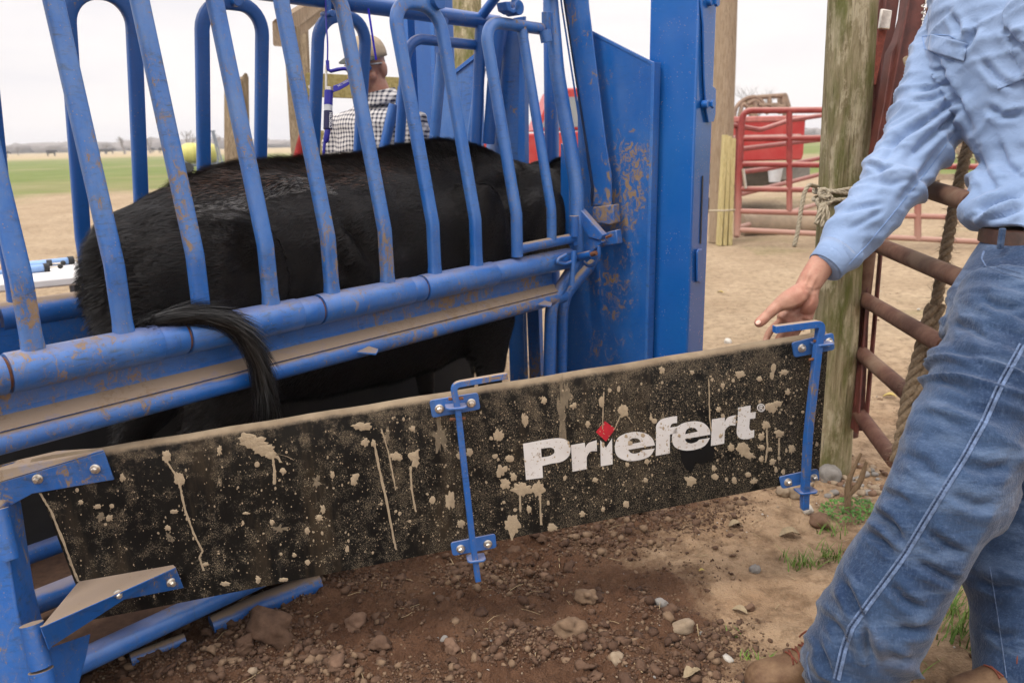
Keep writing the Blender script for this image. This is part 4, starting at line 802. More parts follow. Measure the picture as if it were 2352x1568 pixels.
fl = fl+np.array([0, 0, 1.])[None]*sw[:, None]+RNG.normal(0, .10, (nh, 3))+Nn*(.22+.5*np.clip(fbm(R_[:, 0]*14, R_[:, 1]*14, R_[:, 2]*14, oct=2, seed=82), 0, 1))[:, None]
top_ = np.clip((R_[:, 2]-1.28)/.08, 0, 1); rump = np.clip((.32-sR)/.12, 0, 1)
fl = fl+Nn*(.7*top_+.55*rump)[:, None]
fl -= Nn*np.minimum(0, np.einsum('ij,ij->i', fl, Nn))[:, None]; fl /= np.linalg.norm(fl, axis=1)[:, None]
Lh = RNG.uniform(.014, .032, nh)*(1+.6*rump+.45*top_); wh = RNG.uniform(.0007, .0013, nh)
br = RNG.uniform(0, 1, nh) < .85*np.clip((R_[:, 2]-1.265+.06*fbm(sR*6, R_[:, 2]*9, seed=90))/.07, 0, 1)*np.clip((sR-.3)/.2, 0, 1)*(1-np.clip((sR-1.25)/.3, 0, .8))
gl_b = (~br) & (np.abs(R_[:, 2]-(1.245+.03*np.sin(sR*9)))/.022 < 1) & (sR > .48) & (sR < 1.0) & (RNG.uniform(0, 1, nh) < .5)  # band of pale hairs that paints the highlight streak along the loin
hair('coat', R_[gl_b], fl[gl_b], Nn[gl_b], Lh[gl_b], wh[gl_b], [hairmat('hair_pale_highlight', (.085, .078, .072), .3, .6)], cow)
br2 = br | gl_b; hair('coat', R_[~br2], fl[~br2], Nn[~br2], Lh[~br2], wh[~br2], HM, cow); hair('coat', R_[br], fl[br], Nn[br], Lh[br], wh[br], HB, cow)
# tail hair
tp = np.array([list(p) for p in tail_pts]); tl_ = np.diff(tp, axis=0); nth = 3600
i_ = RNG.integers(int(nt*.12), nt-2, nth); f_ = RNG.uniform(0, 1, nth); c0_ = tp[i_]+tl_[i_]*f_[:, None]; td = tl_[i_]/np.linalg.norm(tl_[i_], axis=1)[:, None]
rn = RNG.normal(0, 1, (nth, 3)); rn -= td*np.einsum('ij,ij->i', rn, td)[:, None]; rn /= np.linalg.norm(rn, axis=1)[:, None]
tra = np.array(tr)[i_]; Rt = c0_+rn*(tra*.95)[:, None]; Dt = td+rn*RNG.uniform(-.05, .16, nth)[:, None]+RNG.normal(0, .07, (nth, 3))+np.array([0, 0, -.15]); Dt /= np.linalg.norm(Dt, axis=1)[:, None]
hair('tail_hair', Rt, Dt, rn, RNG.uniform(.05, .13, nth)*np.where(i_ > nt*.3, 1, .6), RNG.uniform(.0007, .0014, nth), [hairmat('tail_hair_black', (.012, .011, .010), .35, .5), HM[0]], cow, curl=.08)

# ------------------------------------------------------------------ people
sk = M('skin', .5, .35); v = sk.coord(); c_ = sk.mix(sk.step(sk.noise(v, 30, 5), .35, .7), (.37, .185, .125), (.45, .25, .175)); c_ = sk.mix(sk.step(sk.noise(v, 140, 4), .5, .75, 0, .4), c_, (.30, .12, .08))
c_ = sk.mix(sk.step(sk.noise(v, 11, 4), .48, .66, 0, .5), c_, (.40, .15, .105)); sk.set('Base Color', c_); sk.set('Subsurface Weight', .08); sk.set('Subsurface Radius', (.01, .004, .002)); sk.set('Subsurface Scale', .5); sk.bump(sk.math('ADD', sk.noise(v, 260, 3), sk.math('MULTIPLY', sk.noise(sk.coord((1, 1, 2)), 90, 3), .6)), .25, .0015); SKIN = sk.m
hairdark = plain('short_dark_hair', (.03, .018, .012), .6, 0, .3, 80, .4)
def head_shapes(mb, c, fw, up, sc=1.):
    rt = fw.cross(up).normalized()
    A = (rt, fw, up); L = lambda x, y, z: c+rt*x*sc+fw*y*sc+up*z*sc
    mb.ball(L(0, -.01, .03), (.076*sc, .098*sc, .098*sc), 16, A); mb.ball(L(0, .022, -.035), (.060*sc, .070*sc, .082*sc), 14, A); mb.ball(L(0, .055, -.088), (.030*sc, .028*sc, .026*sc), 10, A)
    mb.tube([L(0, .088, .022), L(0, .105, -.008), L(0, .112, -.022)], [.008*sc, .011*sc, .014*sc], 10); mb.ball(L(.012, .1, -.026), .008*sc, 8); mb.ball(L(-.012, .1, -.026), .008*sc, 8)
    mb.ball(L(0, .088, -.053), (.025*sc, .012*sc, .006*sc), 8, A); mb.ball(L(0, .086, -.064), (.022*sc, .012*sc, .007*sc), 8, A)
    mb.ball(L(0, .078, .042), (.055*sc, .016*sc, .012*sc), 10, A)
    for s in (-1, 1):
        mb.ball(L(s*.082, -.005, -.005), (.016*sc, .021*sc, .036*sc), 8, A); mb.ball(L(s*.034, .07, .018), (.018*sc, .014*sc, .013*sc), 8, A); mb.ball(L(s*.045, .055, -.025), (.024*sc, .026*sc, .024*sc), 8, A)
    return L
# man on the right
P_k = lambda x, y, k: at(x, y, k)
man = thing('person', (pz(2150, 1640).x+.25, 2.0, 0), 'person in light blue work shirt and blue jeans bending to reach for the black panel', 'person')
mb = MB()
fa = [P_k(*q) for q in ((2200, 40, 2.62), (2125, 270, 2.56), (2010, 455, 2.48), (1925, 560, 2.42), (1884, 612, 2.40), (1862, 645, 2.39), (1850, 668, 2.39))]
mb.tube(fa, [.055, .052, .047, .043, .040, .0375, .036], 18, flat=.86, up=Vector((0, 1, 0)))
# palm: metacarpals, heel of the hand, thumb muscle
kn = [(1795, 735, 2.43), (1814, 745, 2.425), (1832, 746, 2.41), (1851, 736, 2.395)]
w0 = [(1848, 664, 2.40), (1853, 667, 2.395), (1860, 668, 2.39), (1866, 668, 2.385)]
for a, b, r in zip(w0, kn, (.020, .020, .0195, .018)): mb.tube([P_k(*a), P_k((a[0]+b[0])/2+3, (a[1]+b[1])/2, (a[2]+b[2])/2+.012), P_k(*b)], [r*1.15, r*1.05, r], 12)
mb.ball(P_k(1857, 692, 2.375), (.030, .024, .040), 10)
mb.tube([P_k(*q) for q in ((1852, 662, 2.375), (1832, 678, 2.36), (1808, 690, 2.36), (1787, 701, 2.365))], [.026, .0325, .029, .021], 14)
mb.tube([P_k(*q) for q in ((1790, 699, 2.365), (1774, 713, 2.362), (1762, 724, 2.362), (1751, 735, 2.36), (1741, 743, 2.358), (1736, 747, 2.357))], [.020, .0178, .0162, .0166, .0145, .0095], 14)
fing = [[(1795, 735, 2.43), (1768, 760, 2.455), (1757, 786, 2.455), (1757, 808, 2.44)], [(1814, 745, 2.425), (1790, 775, 2.455), (1775, 806, 2.455), (1774, 828, 2.44)],
        [(1832, 746, 2.41), (1810, 776, 2.445), (1795, 806, 2.445), (1792, 826, 2.43)], [(1851, 736, 2.395), (1832, 760, 2.43), (1818, 785, 2.43), (1814, 802, 2.415)]]
for f_, r in zip(fing, (.0105, .011, .0105, .009)): mb.tube(fillet([P_k(*q) for q in f_], .012, 3), [r*1.12]*5+[r]*4+[r*.85], 12) if len(fillet([P_k(*q) for q in f_], .012, 3)) == 10 else mb.tube([P_k(*q) for q in f_], [r*1.15, r*1.02, r*.95, r*.75], 12)
hc = P_k(2215, -300, 2.42); fw = Vector((-.80, -.05, -.42)).normalized(); up_ = (Z-fw*Z.dot(fw)).normalized(); Lh_ = head_shapes(mb, hc, fw, up_)
mb.tube([P_k(2300, -60, 2.45), P_k(2262, -170, 2.43), hc+up_*-.02-fw*.02], [.075, .060, .058], 16)
tz = [(2290, -20, 2.46, .12), (2315, 120, 2.45, .12), (2356, 300, 2.38, .09), (2390, 450, 2.32, .09), (2398, 600, 2.20, .085)]
mb.tube([P_k(*q[:3]) for q in tz], [q[3] for q in tz], 18, flat=.8)
mb.tube([P_k(2300, 20, 2.45), P_k(2200, 40, 2.62)], [.08, .06], 12)
nr = [P_k(2330, 0, 2.40), P_k(2420, 60, 2.22), P_k(2520, 330, 2.12), P_k(2590, 560, 2.12), P_k(2600, 600, 2.12)]; mb.tube(nr, [.07, .055, .045, .034, .03], 14)
nh_ = P_k(2606, 640, 2.12); mb.ball(nh_, (.03, .028, .045), 10)
for i in range(4): mb.tube([nh_+Vector((-.025+.017*i, 0, -.02)), nh_+Vector((-.03+.019*i, -.01, -.07)), nh_+Vector((-.04+.018*i, -.01, -.105))], [.010, .009, .0075], 10)
mb.tube([nh_+Vector((-.02, 0, .01)), nh_+Vector((-.05, -.01, -.02)), nh_+Vector((-.06, -.01, -.05))], [.013, .011, .008], 10)
LEGN = [(2385, 660, 2.14, .085), (2290, 850, 1.96, .085), (2160, 1160, 1.85, .068), (2035, 1380, 1.9, .066), (1965, 1530, 1.96, .05)]
LEGF = [(2400, 660, 2.2, .085), (2370, 850, 2.15, .095), (2350, 1130, 2.08, .068), (2330, 1380, 2.04, .06), (2345, 1590, 1.99, .05)]
for lg in (LEGN, LEGF): mb.tube([P_k(*q[:3]) for q in lg], [q[3] for q in lg], 14)
Vb, Nb, Qb = remesh(mb, .0042, 5, .5)
hx = Vb-np.array(P_k(1830, 700, 2.38)); nearh = np.exp(-np.einsum('ij,ij->i', hx, hx)/.09**2)
Vb = Vb+Nb*(nearh*.0009*fbm(Vb[:, 0]*70, Vb[:, 1]*70, Vb[:, 2]*70, oct=2, seed=91))[:, None]
Vb = crease(Vb, Nb, [([(1834, 653), (1852, 664), (1872, 667), (1890, 661)], 2.6, .0022), ([(1838, 660), (1858, 671), (1880, 672)], 2.6, .0014), ([(1796, 716), (1815, 714), (1840, 704), (1858, 690), (1860, 676)], 4, .0045), ([(1749, 711), (1758, 722), (1767, 727)], 2.4, .0012), ([(1753, 707), (1762, 718), (1770, 722)], 2.4, .0010), ([(1862, 622), (1852, 645), (1846, 658)], 3, -.0022), ([(1878, 630), (1868, 650), (1862, 662)], 3, -.0016), ([(1808, 732), (1812, 722), (1826, 716)], 3, .0022), ([(1830, 742), (1834, 728), (1846, 716)], 3, .0020), ([(1842, 600), (1830, 640), (1812, 668)], 5, -.0010)])
fromarr('body', Vb, Qb, SKIN, man)
nail = M('thumb_nail', .3, .5); nail.set('Base Color', (.62, .38, .30, 1)); n_c = P_k(1742, 740, 2.343); ax = (P_k(1736, 747, 2.35)-P_k(1751, 735, 2.35)).normalized(); vz = (CAM-n_c).normalized(); vz = (vz+Z*.5).normalized(); vz = (vz-ax*vz.dot(ax)).normalized()
MB().ball(n_c+ax*.001+vz*.0005, (.0085, .0068, .0022), 8, (ax, vz.cross(ax), vz)).build('thumb_nail', nail.m, man)
MB().ball(hc+up_*.055-fw*.02, (.083, .108, .085), 14, (fw.cross(up_).normalized(), fw, up_)).build('hair', hairdark, man)

# shirt
def rings(pts, n=36, hor=True):
    out = []
    for i, (x, y, k, hw, dp) in enumerate(pts):
        c = P_k(x, y, k); a, b = pts[max(0, i-1)], pts[min(len(pts)-1, i+1)]; t = -Z if hor else (P_k(*b[:3])-P_k(*a[:3])).normalized(); r_ = t.cross(Vector((0, 1, 0))).normalized(); d_ = t.cross(r_).normalized()
        out.append([c+r_*hw*math.cos(6.2832*j/n)+d_*dp*math.sin(6.2832*j/n) for j in range(n)])
    return out
mb = MB()
mb.loft(rings([(2262, -120, 2.44, .06, .06), (2275, -95, 2.44, .10, .12), (2285, -40, 2.45, .175, .20), (2290, 60, 2.44, .195, .20), (2305, 150, 2.42, .195, .19), (2340, 270, 2.38, .165, .18), (2374, 370, 2.33, .142, .175), (2388, 430, 2.30, .170, .185), (2390, 476, 2.27, .200, .195), (2392, 505, 2.25, .185, .19), (2392, 522, 2.24, .150, .17)]))
mb.tube([P_k(*q) for q in ((2290, 0, 2.5), (2215, 40, 2.60), (2180, 140, 2.585), (2128, 290, 2.54), (2070, 395, 2.50), (2008, 490, 2.455), (1950, 555, 2.425), (1915, 592, 2.41), (1893, 617, 2.40))], [.13, .122, .118, .112, .104, .088, .072, .059, .0515], 26)
mb.tube([P_k(2330, 0, 2.40), P_k(2420, 60, 2.22), P_k(2500, 280, 2.12), P_k(2560, 450, 2.1), P_k(2590, 555, 2.12)], [.12, .10, .085, .075, .05], 22)
mb.tube([P_k(2240, -150, 2.42), P_k(2275, -80, 2.44)], [.075, .10], 20)
Vs_, Ns_, Qs_ = remesh(mb, .0075, 6, .5)
ax_ = np.array((P_k(1893, 617, 2.4)-P_k(2180, 100, 2.58)).normalized()); X_ = Vs_
al = X_@ax_; cr_ = X_@np.array(Vector(ax_).cross(Vector((0, 1, 0))).normalized()); 
wv = al*1.0+cr_*.55
def ridge(a, p=1.): return (1-np.abs(a)*2.2)
f1 = ridge(fbm(wv*8, cr_*3.0, X_[:, 1]*3.0, oct=2, seed=101)); f2 = ridge(fbm(wv*17+9, cr_*6, X_[:, 1]*6, oct=2, seed=102))
hc_ = np.array(P_k(1893, 617, 2.4)); dcuff = np.linalg.norm(X_-hc_, axis=1); am = sstep(dcuff, .05, .16)
tor = sstep(X_[:, 0], .95, 1.15); wv2 = X_[:, 2]*.8+X_[:, 0]*.9; f3 = ridge(fbm(wv2*6+3, (X_[:, 0]-X_[:, 2])*2.2, X_[:, 1]*2, oct=2, seed=103)); f1 = np.where(tor > .5, f3, f1)
f1 = np.clip(f1, -.2, 1)**2; f2 = np.clip(f2, -.2, 1)**2
dsp = (.030*(f1-.4)+.012*(f2-.4))*am
Vs_ = Vs_+Ns_*dsp[:, None]
Vs_ = crease(Vs_, Ns_, [([(2106, 213), (2156, 200), (2182, 190)], 6, .012), ([(2083, 232), (2140, 227), (2190, 212)], 6, .013), ([(2212, 226), (2166, 253), (2106, 293), (2060, 320), (2040, 338)], 7, .020), ([(2216, 243), (2170, 287), (2123, 327), (2086, 362)], 7, .020), ([(1986, 376), (2023, 387), (2060, 380)], 6, .012), ([(1930, 490), (1976, 477), (2030, 468)], 5, .010), ([(1950, 525), (1990, 506), (2030, 482)], 5, .008), ([(2250, 133), (2290, 180), (2330, 204)], 8, .015), ([(2265, 246), (2303, 267), (2352, 263)], 8, .015),
 ([(2228, 496), (2290, 467), (2352, 445)], 8, .022), ([(2252, 509), (2306, 494), (2352, 475)], 7, .018), ([(2242, 55), (2225, 97), (2198, 120)], 8, .024), ([(2150, 130), (2173, 187), (2203, 233), (2232, 300)], 7, .020), ([(2240, 340), (2262, 400), (2290, 440)], 9, .012), ([(2080, 300), (2040, 360), (2000, 430)], 9, .010), ([(2170, 330), (2110, 410), (2060, 470)], 9, .012), ([(2290, 320), (2310, 380), (2352, 410)], 9, .012), ([(2180, 30), (2200, 60), (2210, 90)], 7, .012), ([(2130, 160), (2160, 165), (2180, 160)], 6, .010), ([(2300, 60), (2330, 100), (2352, 115)], 8, .014), ([(2010, 420), (2050, 425), (2090, 410)], 6, .009), ([(1905, 560), (1925, 568), (1950, 600)], 5, .006)])
shm = M('light_blue_shirt', .75, .2); v = shm.coord(); shm.set('Base Color', shm.mix(shm.step(shm.noise(v, 5, 4), .3, .7), (.18, .265, .43), (.235, .325, .50))); shm.set('Sheen Weight', .25)
shm.bump(shm.math('ADD', shm.math('MULTIPLY', shm.noise(shm.coord((1, 1, 1), (.6, .3, .9)), 24, 4, .55, .8), 1.), shm.math('MULTIPLY', shm.noise(v, 300, 2), .08)), .35, .012); SHM = shm.m
shirt = fromarr('shirt', Vs_, Qs_, SHM, man)
bv_s = BVHTree.FromPolygons([Vector(q.tolist()) for q in Vs_], [list(q) for q in Qs_])
def drape(bv, pts, lift=.002, n=6):
    out = []
    for i in range(len(pts)-1):
        for k in range(n):
            t = k/n; x = pts[i][0]*(1-t)+pts[i+1][0]*t; y = pts[i][1]*(1-t)+pts[i+1][1]*t; r = ray(x, y).normalized(); h = bv.ray_cast(CAM, r)
            if h[0] is not None: out.append(h[0]-r*lift)
    return out
# cuff edge, sleeve seam, pocket flap and hem lie on the cloth
cw = P_k(1898, 611, 2.402); ca = (P_k(1915, 592, 2.41)-P_k(1893, 617, 2.40)).normalized(); a_ = ca.orthogonal().normalized(); b_ = ca.cross(a_)
MB().loft([[cw+ca*h+(a_*math.cos(q)+b_*math.sin(q))*(r+.0015*math.sin(3*q)) for q in [6.2832*j/40 for j in range(40)]] for h, r in ((.058, .060), (.06, .064), (.03, .0585), (-.006, .0555), (-.008, .053), (-.004, .050), (.02, .050))]).build('cuff', SHM, man, autos=180)
st_m = plain('shirt_seam', (.17, .27, .48), .8, 0, .15, 30)
for pts in ([(2190, 500-190), (2140, 380), (2060, 480), (1990, 565), (1945, 612)], [(2118, 84), (2124, 112), (2160, 132), (2196, 143)], [(2118, 84), (2150, 80), (2180, 82), (2196, 90)]):
    d_ = drape(bv_s, pts, .0005, 10)
    if len(d_) > 3: MB().tube(d_, .0014, 6).build('seam', st_m, man)
# trousers
mb = MB()
mb.loft(rings([(2400, 528, 2.225, .135, .135), (2399, 548, 2.22, .150, .148), (2396, 580, 2.205, .162, .16), (2372, 640, 2.16, .172, .175), (2352, 700, 2.11, .182, .18), (2345, 770, 2.07, .178, .175), (2340, 830, 2.04, .155, .16)]))
LN = [(2350, 690, 2.05, .145), (2330, 760, 2.01, .150), (2272, 900, 1.94, .145), (2217, 1030, 1.89, .136), (2160, 1155, 1.86, .124), (2108, 1258, 1.87, .112), (2060, 1335, 1.885, .120), (2018, 1415, 1.91, .127), (1985, 1490, 1.93, .124), (1965, 1545, 1.95, .118), (1962, 1580, 1.955, .105)]
LF = [(2390, 700, 2.2, .13), (2375, 900, 2.15, .128), (2340, 1130, 2.10, .120), (2322, 1300, 2.07, .112), (2330, 1440, 2.03, .11), (2343, 1568, 1.99, .108), (2350, 1610, 1.985, .10)]
for lg in (LN, LF): mb.tube([P_k(*q[:3]) for q in lg], [q[3] for q in lg], 28)
Vj, Nj, Qj = remesh(mb, .008, 7, .5)
lax = np.array((P_k(1985, 1490, 1.93)-P_k(2330, 760, 2.0)).normalized()); la = Vj@lax; lc = Vj@np.array(Vector(lax).cross(Vector((0, 1, 0))).normalized())
wv = la+lc*.35*np.sin(la*7)
kz = np.exp(-((Vj[:, 2]-.52)/.14)**2)+np.exp(-((Vj[:, 2]-.14)/.12)**2)+.8*np.exp(-((Vj[:, 2]-.85)/.1)**2)
dsp = (.010+.020*kz)*(np.clip(ridge(fbm(wv*9, lc*2.6, Vj[:, 1]*2.6, oct=2, seed=111)), -.2, 1)**2-.4)+.007*(ridge(fbm(wv*20, lc*7, Vj[:, 1]*6, oct=2, seed=112))-.5)
Vj = Vj+Nj*dsp[:, None]
Vj = crease(Vj, Nj, [([(1998, 1172), (2044, 1200), (2072, 1240)], 9, .024), ([(1990, 1225), (2028, 1240), (2060, 1280)], 8, .014), ([(2127, 1216), (2172, 1252), (2222, 1278)], 9, .016), ([(2104, 1288), (2157, 1316), (2205, 1342)], 9, .018), ([(2043, 1335), (2074, 1376), (2120, 1402)], 9, .018), ([(1983, 1433), (1994, 1485), (2010, 1530)], 9, .020), ([(1934, 1330), (1960, 1384), (1978, 1425)], 9, .018), ([(1876, 1474), (1896, 1520), (1910, 1560)], 8, .014), ([(2186, 742), (2225, 752), (2270, 775)], 9, .014), ([(2172, 800), (2220, 812), (2270, 838)], 10, .011), ([(2142, 866), (2190, 880), (2250, 912)], 11, .011), ([(2110, 945), (2160, 955), (2220, 990)], 11, .009), ([(2075, 1040), (2120, 1060), (2160, 1105)], 11, .010), ([(2180, 1130), (2240, 1160), (2290, 1160)], 11, .014),
 ([(2200, 1060), (2260, 1080), (2330, 1070)], 12, .012), ([(2060, 1440), (2100, 1450), (2140, 1440)], 9, .014), ([(2040, 1500), (2070, 1520), (2100, 1515)], 9, .014), ([(1905, 1420), (1930, 1450), (1945, 1500)], 8, .012), ([(2250, 680), (2290, 700), (2352, 705)], 10, .012), ([(2240, 1330), (2290, 1350), (2340, 1345)], 9, .014), ([(2260, 1440), (2300, 1460), (2345, 1455)], 9, .012), ([(2025, 1130), (2060, 1140), (2090, 1160)], 8, .012)])
dn = M('denim', .85, .2); v = dn.coord(); fade = dn.noise(v, 5, 5, .6); gr = dn.noise(dn.coord((1, 1, .18), (0, .45, 0)), 160, 3, .8); gr2 = dn.noise(v, 210, 2, .7)
c_ = dn.mix(dn.step(fade, .3, .7), (.008, .024, .066), (.036, .070, .140)); c_ = dn.mix(dn.step(dn.noise(dn.coord((3, 3, 12), (0, .5, 0)), 2.2, 5, .6), .5, .72, 0, .6), c_, (.13, .19, .30))
c_ = dn.mix(dn.step(gr, .5, .75, 0, .30), c_, (.13, .19, .31)); c_ = dn.mix(dn.step(gr2, .52, .75, 0, .3), c_, (.015, .03, .08)); c_ = dn.mix(dn.step(dn.noise(v, 3.2, 4), .62, .75, 0, .25), c_, (.30, .24, .18))
dn.set('Base Color', c_); dn.set('Sheen Weight', .2); dn.bump(dn.math('ADD', dn.math('ADD', gr, gr2), dn.math('MULTIPLY', dn.noise(dn.coord((1, 1, 2.2), (0, .5, 0)), 12, 4, .5, .5), 5)), .4, .006)
fromarr('trousers', Vj, Qj, dn.m, man)
bvj = BVHTree.FromPolygons([Vector(q.tolist()) for q in Vj], [list(q) for q in Qj])
pale = plain('pale_seam_thread', (.095, .14, .24), .85, 0, .5, 90, .3); darks = plain('dark_seam_gap', (.02, .035, .08), .9, 0, .3, 60)
seam = [(2350, 790), (2300, 880), (2262, 965), (2215, 1050), (2165, 1130), (2125, 1195), (2080, 1270), (2040, 1325), (1995, 1385), (1955, 1440), (1938, 1490), (1920, 1567)]
def strip(bv, pts, w, name, m_, lift, off=0, n=10, gaps=False):
    L = drape(bv, pts, lift, n); R = drape(bv, [(x+w, y+w*.45) for x, y in pts], lift, n)
    m = min(len(L), len(R)); mb = MB()
    if m < 4: return
    vs = []
    for a, b in zip(L[:m], R[:m]): vs += [a, (a+b)/2+(CAM-a).normalized()*.0015, b]
    mb.add(vs, [(3*i+j, 3*i+j+1, 3*i+j+4, 3*i+j+3) for i in range(m-1) for j in (0, 1) if not gaps or i % 2]); mb.build(name, m_, man, autos=80)
strip(bvj, seam, 8, 'seam', pale, .0022); strip(bvj, [(x-9, y-3) for x, y in seam], 5, 'seam', pale, .002)
for i_s, tt in enumerate(np.linspace(.01, .99, 120)):
    pass
strip(bvj, [(x-4.5, y-1.5) for x, y in seam], 4.5, 'seam_stitching', darks, .0028, n=22, gaps=True)
strip(bvj, [(2272, 1300), (2285, 1380), (2297, 1460), (2312, 1565)], 3, 'seam', pale, .002)
strip(bvj, [(2258, 575), (2252, 592), (2262, 610), (2300, 625), (2350, 640)], 5, 'pocket_edge', pale, .003)
strip(bvj, [(2260, 596), (2290, 612), (2350, 628)], 3, 'pocket_edge', pale, .003)
strip(bvj, [(1855, 1494), (1850, 1510), (1856, 1545), (1862, 1567)], 4, 'hem', pale, .003)
# belt and belt loop
lea = plain('brown_leather', (.045, .02, .012), .45, 0, .4, 40, .2)
rb = rings([(2398, 522, 2.22, .145, .148), (2398, 524, 2.22, .156, .158), (2398, 556, 2.22, .162, .163), (2398, 559, 2.22, .150, .15)], 48); MB().loft(rb).build('belt', lea, man, autos=50)
MB().box(P_k(2300, 548, 2.12), (Vector((1, .2, 0)), Vector((-.2, 1, 0)), Z), (.014, .012, .055)).build('belt_loop', dn.m, man, bev=.002)
# boots
boot_m = M('worn_brown_leather', .75, .25); v = boot_m.coord(); boot_m.set('Base Color', boot_m.mix(boot_m.step(boot_m.noise(v, 14, 7, .7), .35, .68), (.08, .04, .022), (.20, .125, .07))); boot_m.bump(boot_m.noise(v, 60, 6), .5, .004)
sole_m = plain('boot_sole', (.035, .025, .018), .8, 0, .3, 50); lace_m = plain('boot_lace', (.14, .035, .018), .7, 0, .3, 60)
def boot(toe, heel, ankle_top, parent=man):
    d = (heel-toe); L = d.length; d.normalize(); w = Vector((-d.y, d.x, 0)); z0 = Vector((0, 0, 0)); mb = MB(); rg = []
    for u_, hw, h in ((0, .018, .03), (.03, .034, .052), (.09, .046, .066), (.18, .050, .070), (.30, .049, .078), (.42, .045, .098), (.55, .041, .125), (.70, .041, .135), (.88, .042, .13), (.98, .030, .10), (1.0, .015, .06)):
        c = toe+d*L*u_; rg.append([c+w*hw*math.copysign(abs(math.cos(q))**.8, math.cos(q))+Z*(.022+h*.5*(1+math.copysign(abs(math.sin(q))**.75, math.sin(q)))) for q in [6.2832*j/24 for j in range(24)]])
    mb.loft(rg); mb.tube([toe+d*L*.72+Z*.09, toe+d*L*.76+Z*.15, ankle_top], [.046, .05, .052], 20)
    Vt, Nt, Qt = remesh(mb, .006, 4, .5); Vt = Vt+Nt*(.002*fbm(Vt[:, 0]*40, Vt[:, 1]*40, Vt[:, 2]*60, oct=2, seed=5))[:, None]; b_ = fromarr('boot', Vt, Qt, boot_m.m, parent)
    sl = []; 
    for u_, hw in ((-.02, .02), (.03, .040), (.12, .052), (.3, .053), (.5, .045), (.75, .045), (.95, .042), (1.02, .025)): sl.append((u_, hw))
    ol = [toe+d*L*u_+w*hw for u_, hw in sl]+[toe+d*L*u_-w*hw for u_, hw in sl[::-1]]; MB().prism([p+Z*.002 for p in ol], Z*.026).build('sole', sole_m, b_, bev=.003)
    bvb = BVHTree.FromPolygons([Vector(q.tolist()) for q in Vt], [list(q) for q in Qt])
    for i in range(6):
        u_ = .36+.055*i
        for sgn in (-1, 1):
            pp = []
            for k in range(9):
                f = (k/8-.5)*2*.026*sgn; st_ = toe+d*L*(u_+.03*k/8)+w*f+Z*.3; h = bvb.ray_cast(st_, -Z)
                if h[0] is not None: pp.append(h[0]+Z*.003)
            if len(pp) > 3: MB().tube(pp, .0024, 6).build('lace', lace_m, b_)
    pp = [];
    for sgn in (-1, 1):
        for rr_ in (.022, .03):
            cc = toe+d*L*.66+Z*.165-d*.03; MB().tube([cc+w*sgn*rr_*(math.sin(q))+Z*(rr_*.6*math.cos(q*2))-d*rr_*.8*math.sin(q) for q in [3.1416*j/10 for j in range(11)]], .0022, 6).build('lace', lace_m, b_)
toe = pz(1712, 1600); heel = toe+Vector((.95, .05, 0)).normalized()*.30; boot(Vector((toe.x, toe.y, 0)), Vector((heel.x, heel.y, 0)), P_k(1955, 1500, 1.95))
fp = P_k(2350, 1620, 1.985); boot(Vector((fp.x-.20, fp.y-.02, 0)), Vector((fp.x+.10, fp.y+.03, 0)), Vector((fp.x, fp.y, .2)))

# man behind the chute
m2 = thing('person', (at(860, 300, 3.75).x, at(860, 300, 3.75).y, 0), 'person in tan cap, sunglasses and checked shirt standing behind the blue chute', 'person')
K = 3.7; ground2 = Vector((at(860, 300, K).x, at(860, 300, K).y, 0)); hc = at(842, 158, K); fw = Vector((-.30, -.92, -.20)).normalized(); up_ = (Z-fw*Z.dot(fw)).normalized(); rt = fw.cross(up_).normalized()
mb = MB(); Lf = head_shapes(mb, hc, fw, up_, 1.04); mb.tube([at(878, 265, K+.05), at(868, 215, K+.03), hc-fw*.01], [.068, .060, .06], 16)
shc = at(860, 262, K+.04); fx = Vector((-.8, -.6, 0)).normalized(); lx = Vector((.75, -.66, 0)).normalized()
body_c = [(shc-Z*.06, .10, .09), (shc-Z*.2, .11, .11), (shc-Z*.45, .11, .11), (shc-Z*.62, .11, .11)]
mb.tube([p for p, _, _ in body_c], [a for _, a, _ in body_c], 16)
side_ = Vector((.80, -.35, 0)).normalized(); 
for s in (-1, 1):
    a0 = shc+side_*s*.18-Z*.05; hd_ = a0+side_*s*.05+fx*.25-Z*.48
    mb.tube([a0, a0+side_*s*.06-Z*.27, hd_], [.05, .045, .032], 12); mb.ball(hd_+fx*.05, (.045, .03, .03), 8)
    for i in range(4): mb.tube([hd_+fx*.06+Z*(.02-.014*i), hd_+fx*.11+Z*(.015-.014*i), hd_+fx*.13+Z*(-.005-.014*i)], [.009, .008, .007], 8)
    mb.tube([hd_+fx*.03+Z*.02, hd_+fx*.07+Z*.045], [.012, .008], 8)
    mb.tube([shc+side_*s*.09-Z*.6, shc+side_*s*.11-Z*1.05, Vector((shc.x, shc.y, .08))+side_*s*.12], [.08, .06, .045], 12)
Vm, Nm, Qm = remesh(mb, .006, 5, .5); fromarr('body', Vm, Qm, SKIN, m2)
chk = M('checked_shirt', .8, .2); cc = chk.coord(rot=(0, 0, math.atan2(side_.y, side_.x)*-1)); sp = chk.n('ShaderNodeSeparateXYZ', {0: cc})
def stripe(o, f): return chk.step(chk.math('ABSOLUTE', chk.math('SUBTRACT', chk.math('FRACT', chk.math('MULTIPLY', o, f)), .5)), .22, .34)
wb = chk.noise(cc, 6, 3); ox = chk.math('ADD', sp.outputs[0], chk.math('MULTIPLY', wb, .035)); oz = chk.math('ADD', sp.outputs[2], chk.math('MULTIPLY', wb, .03))
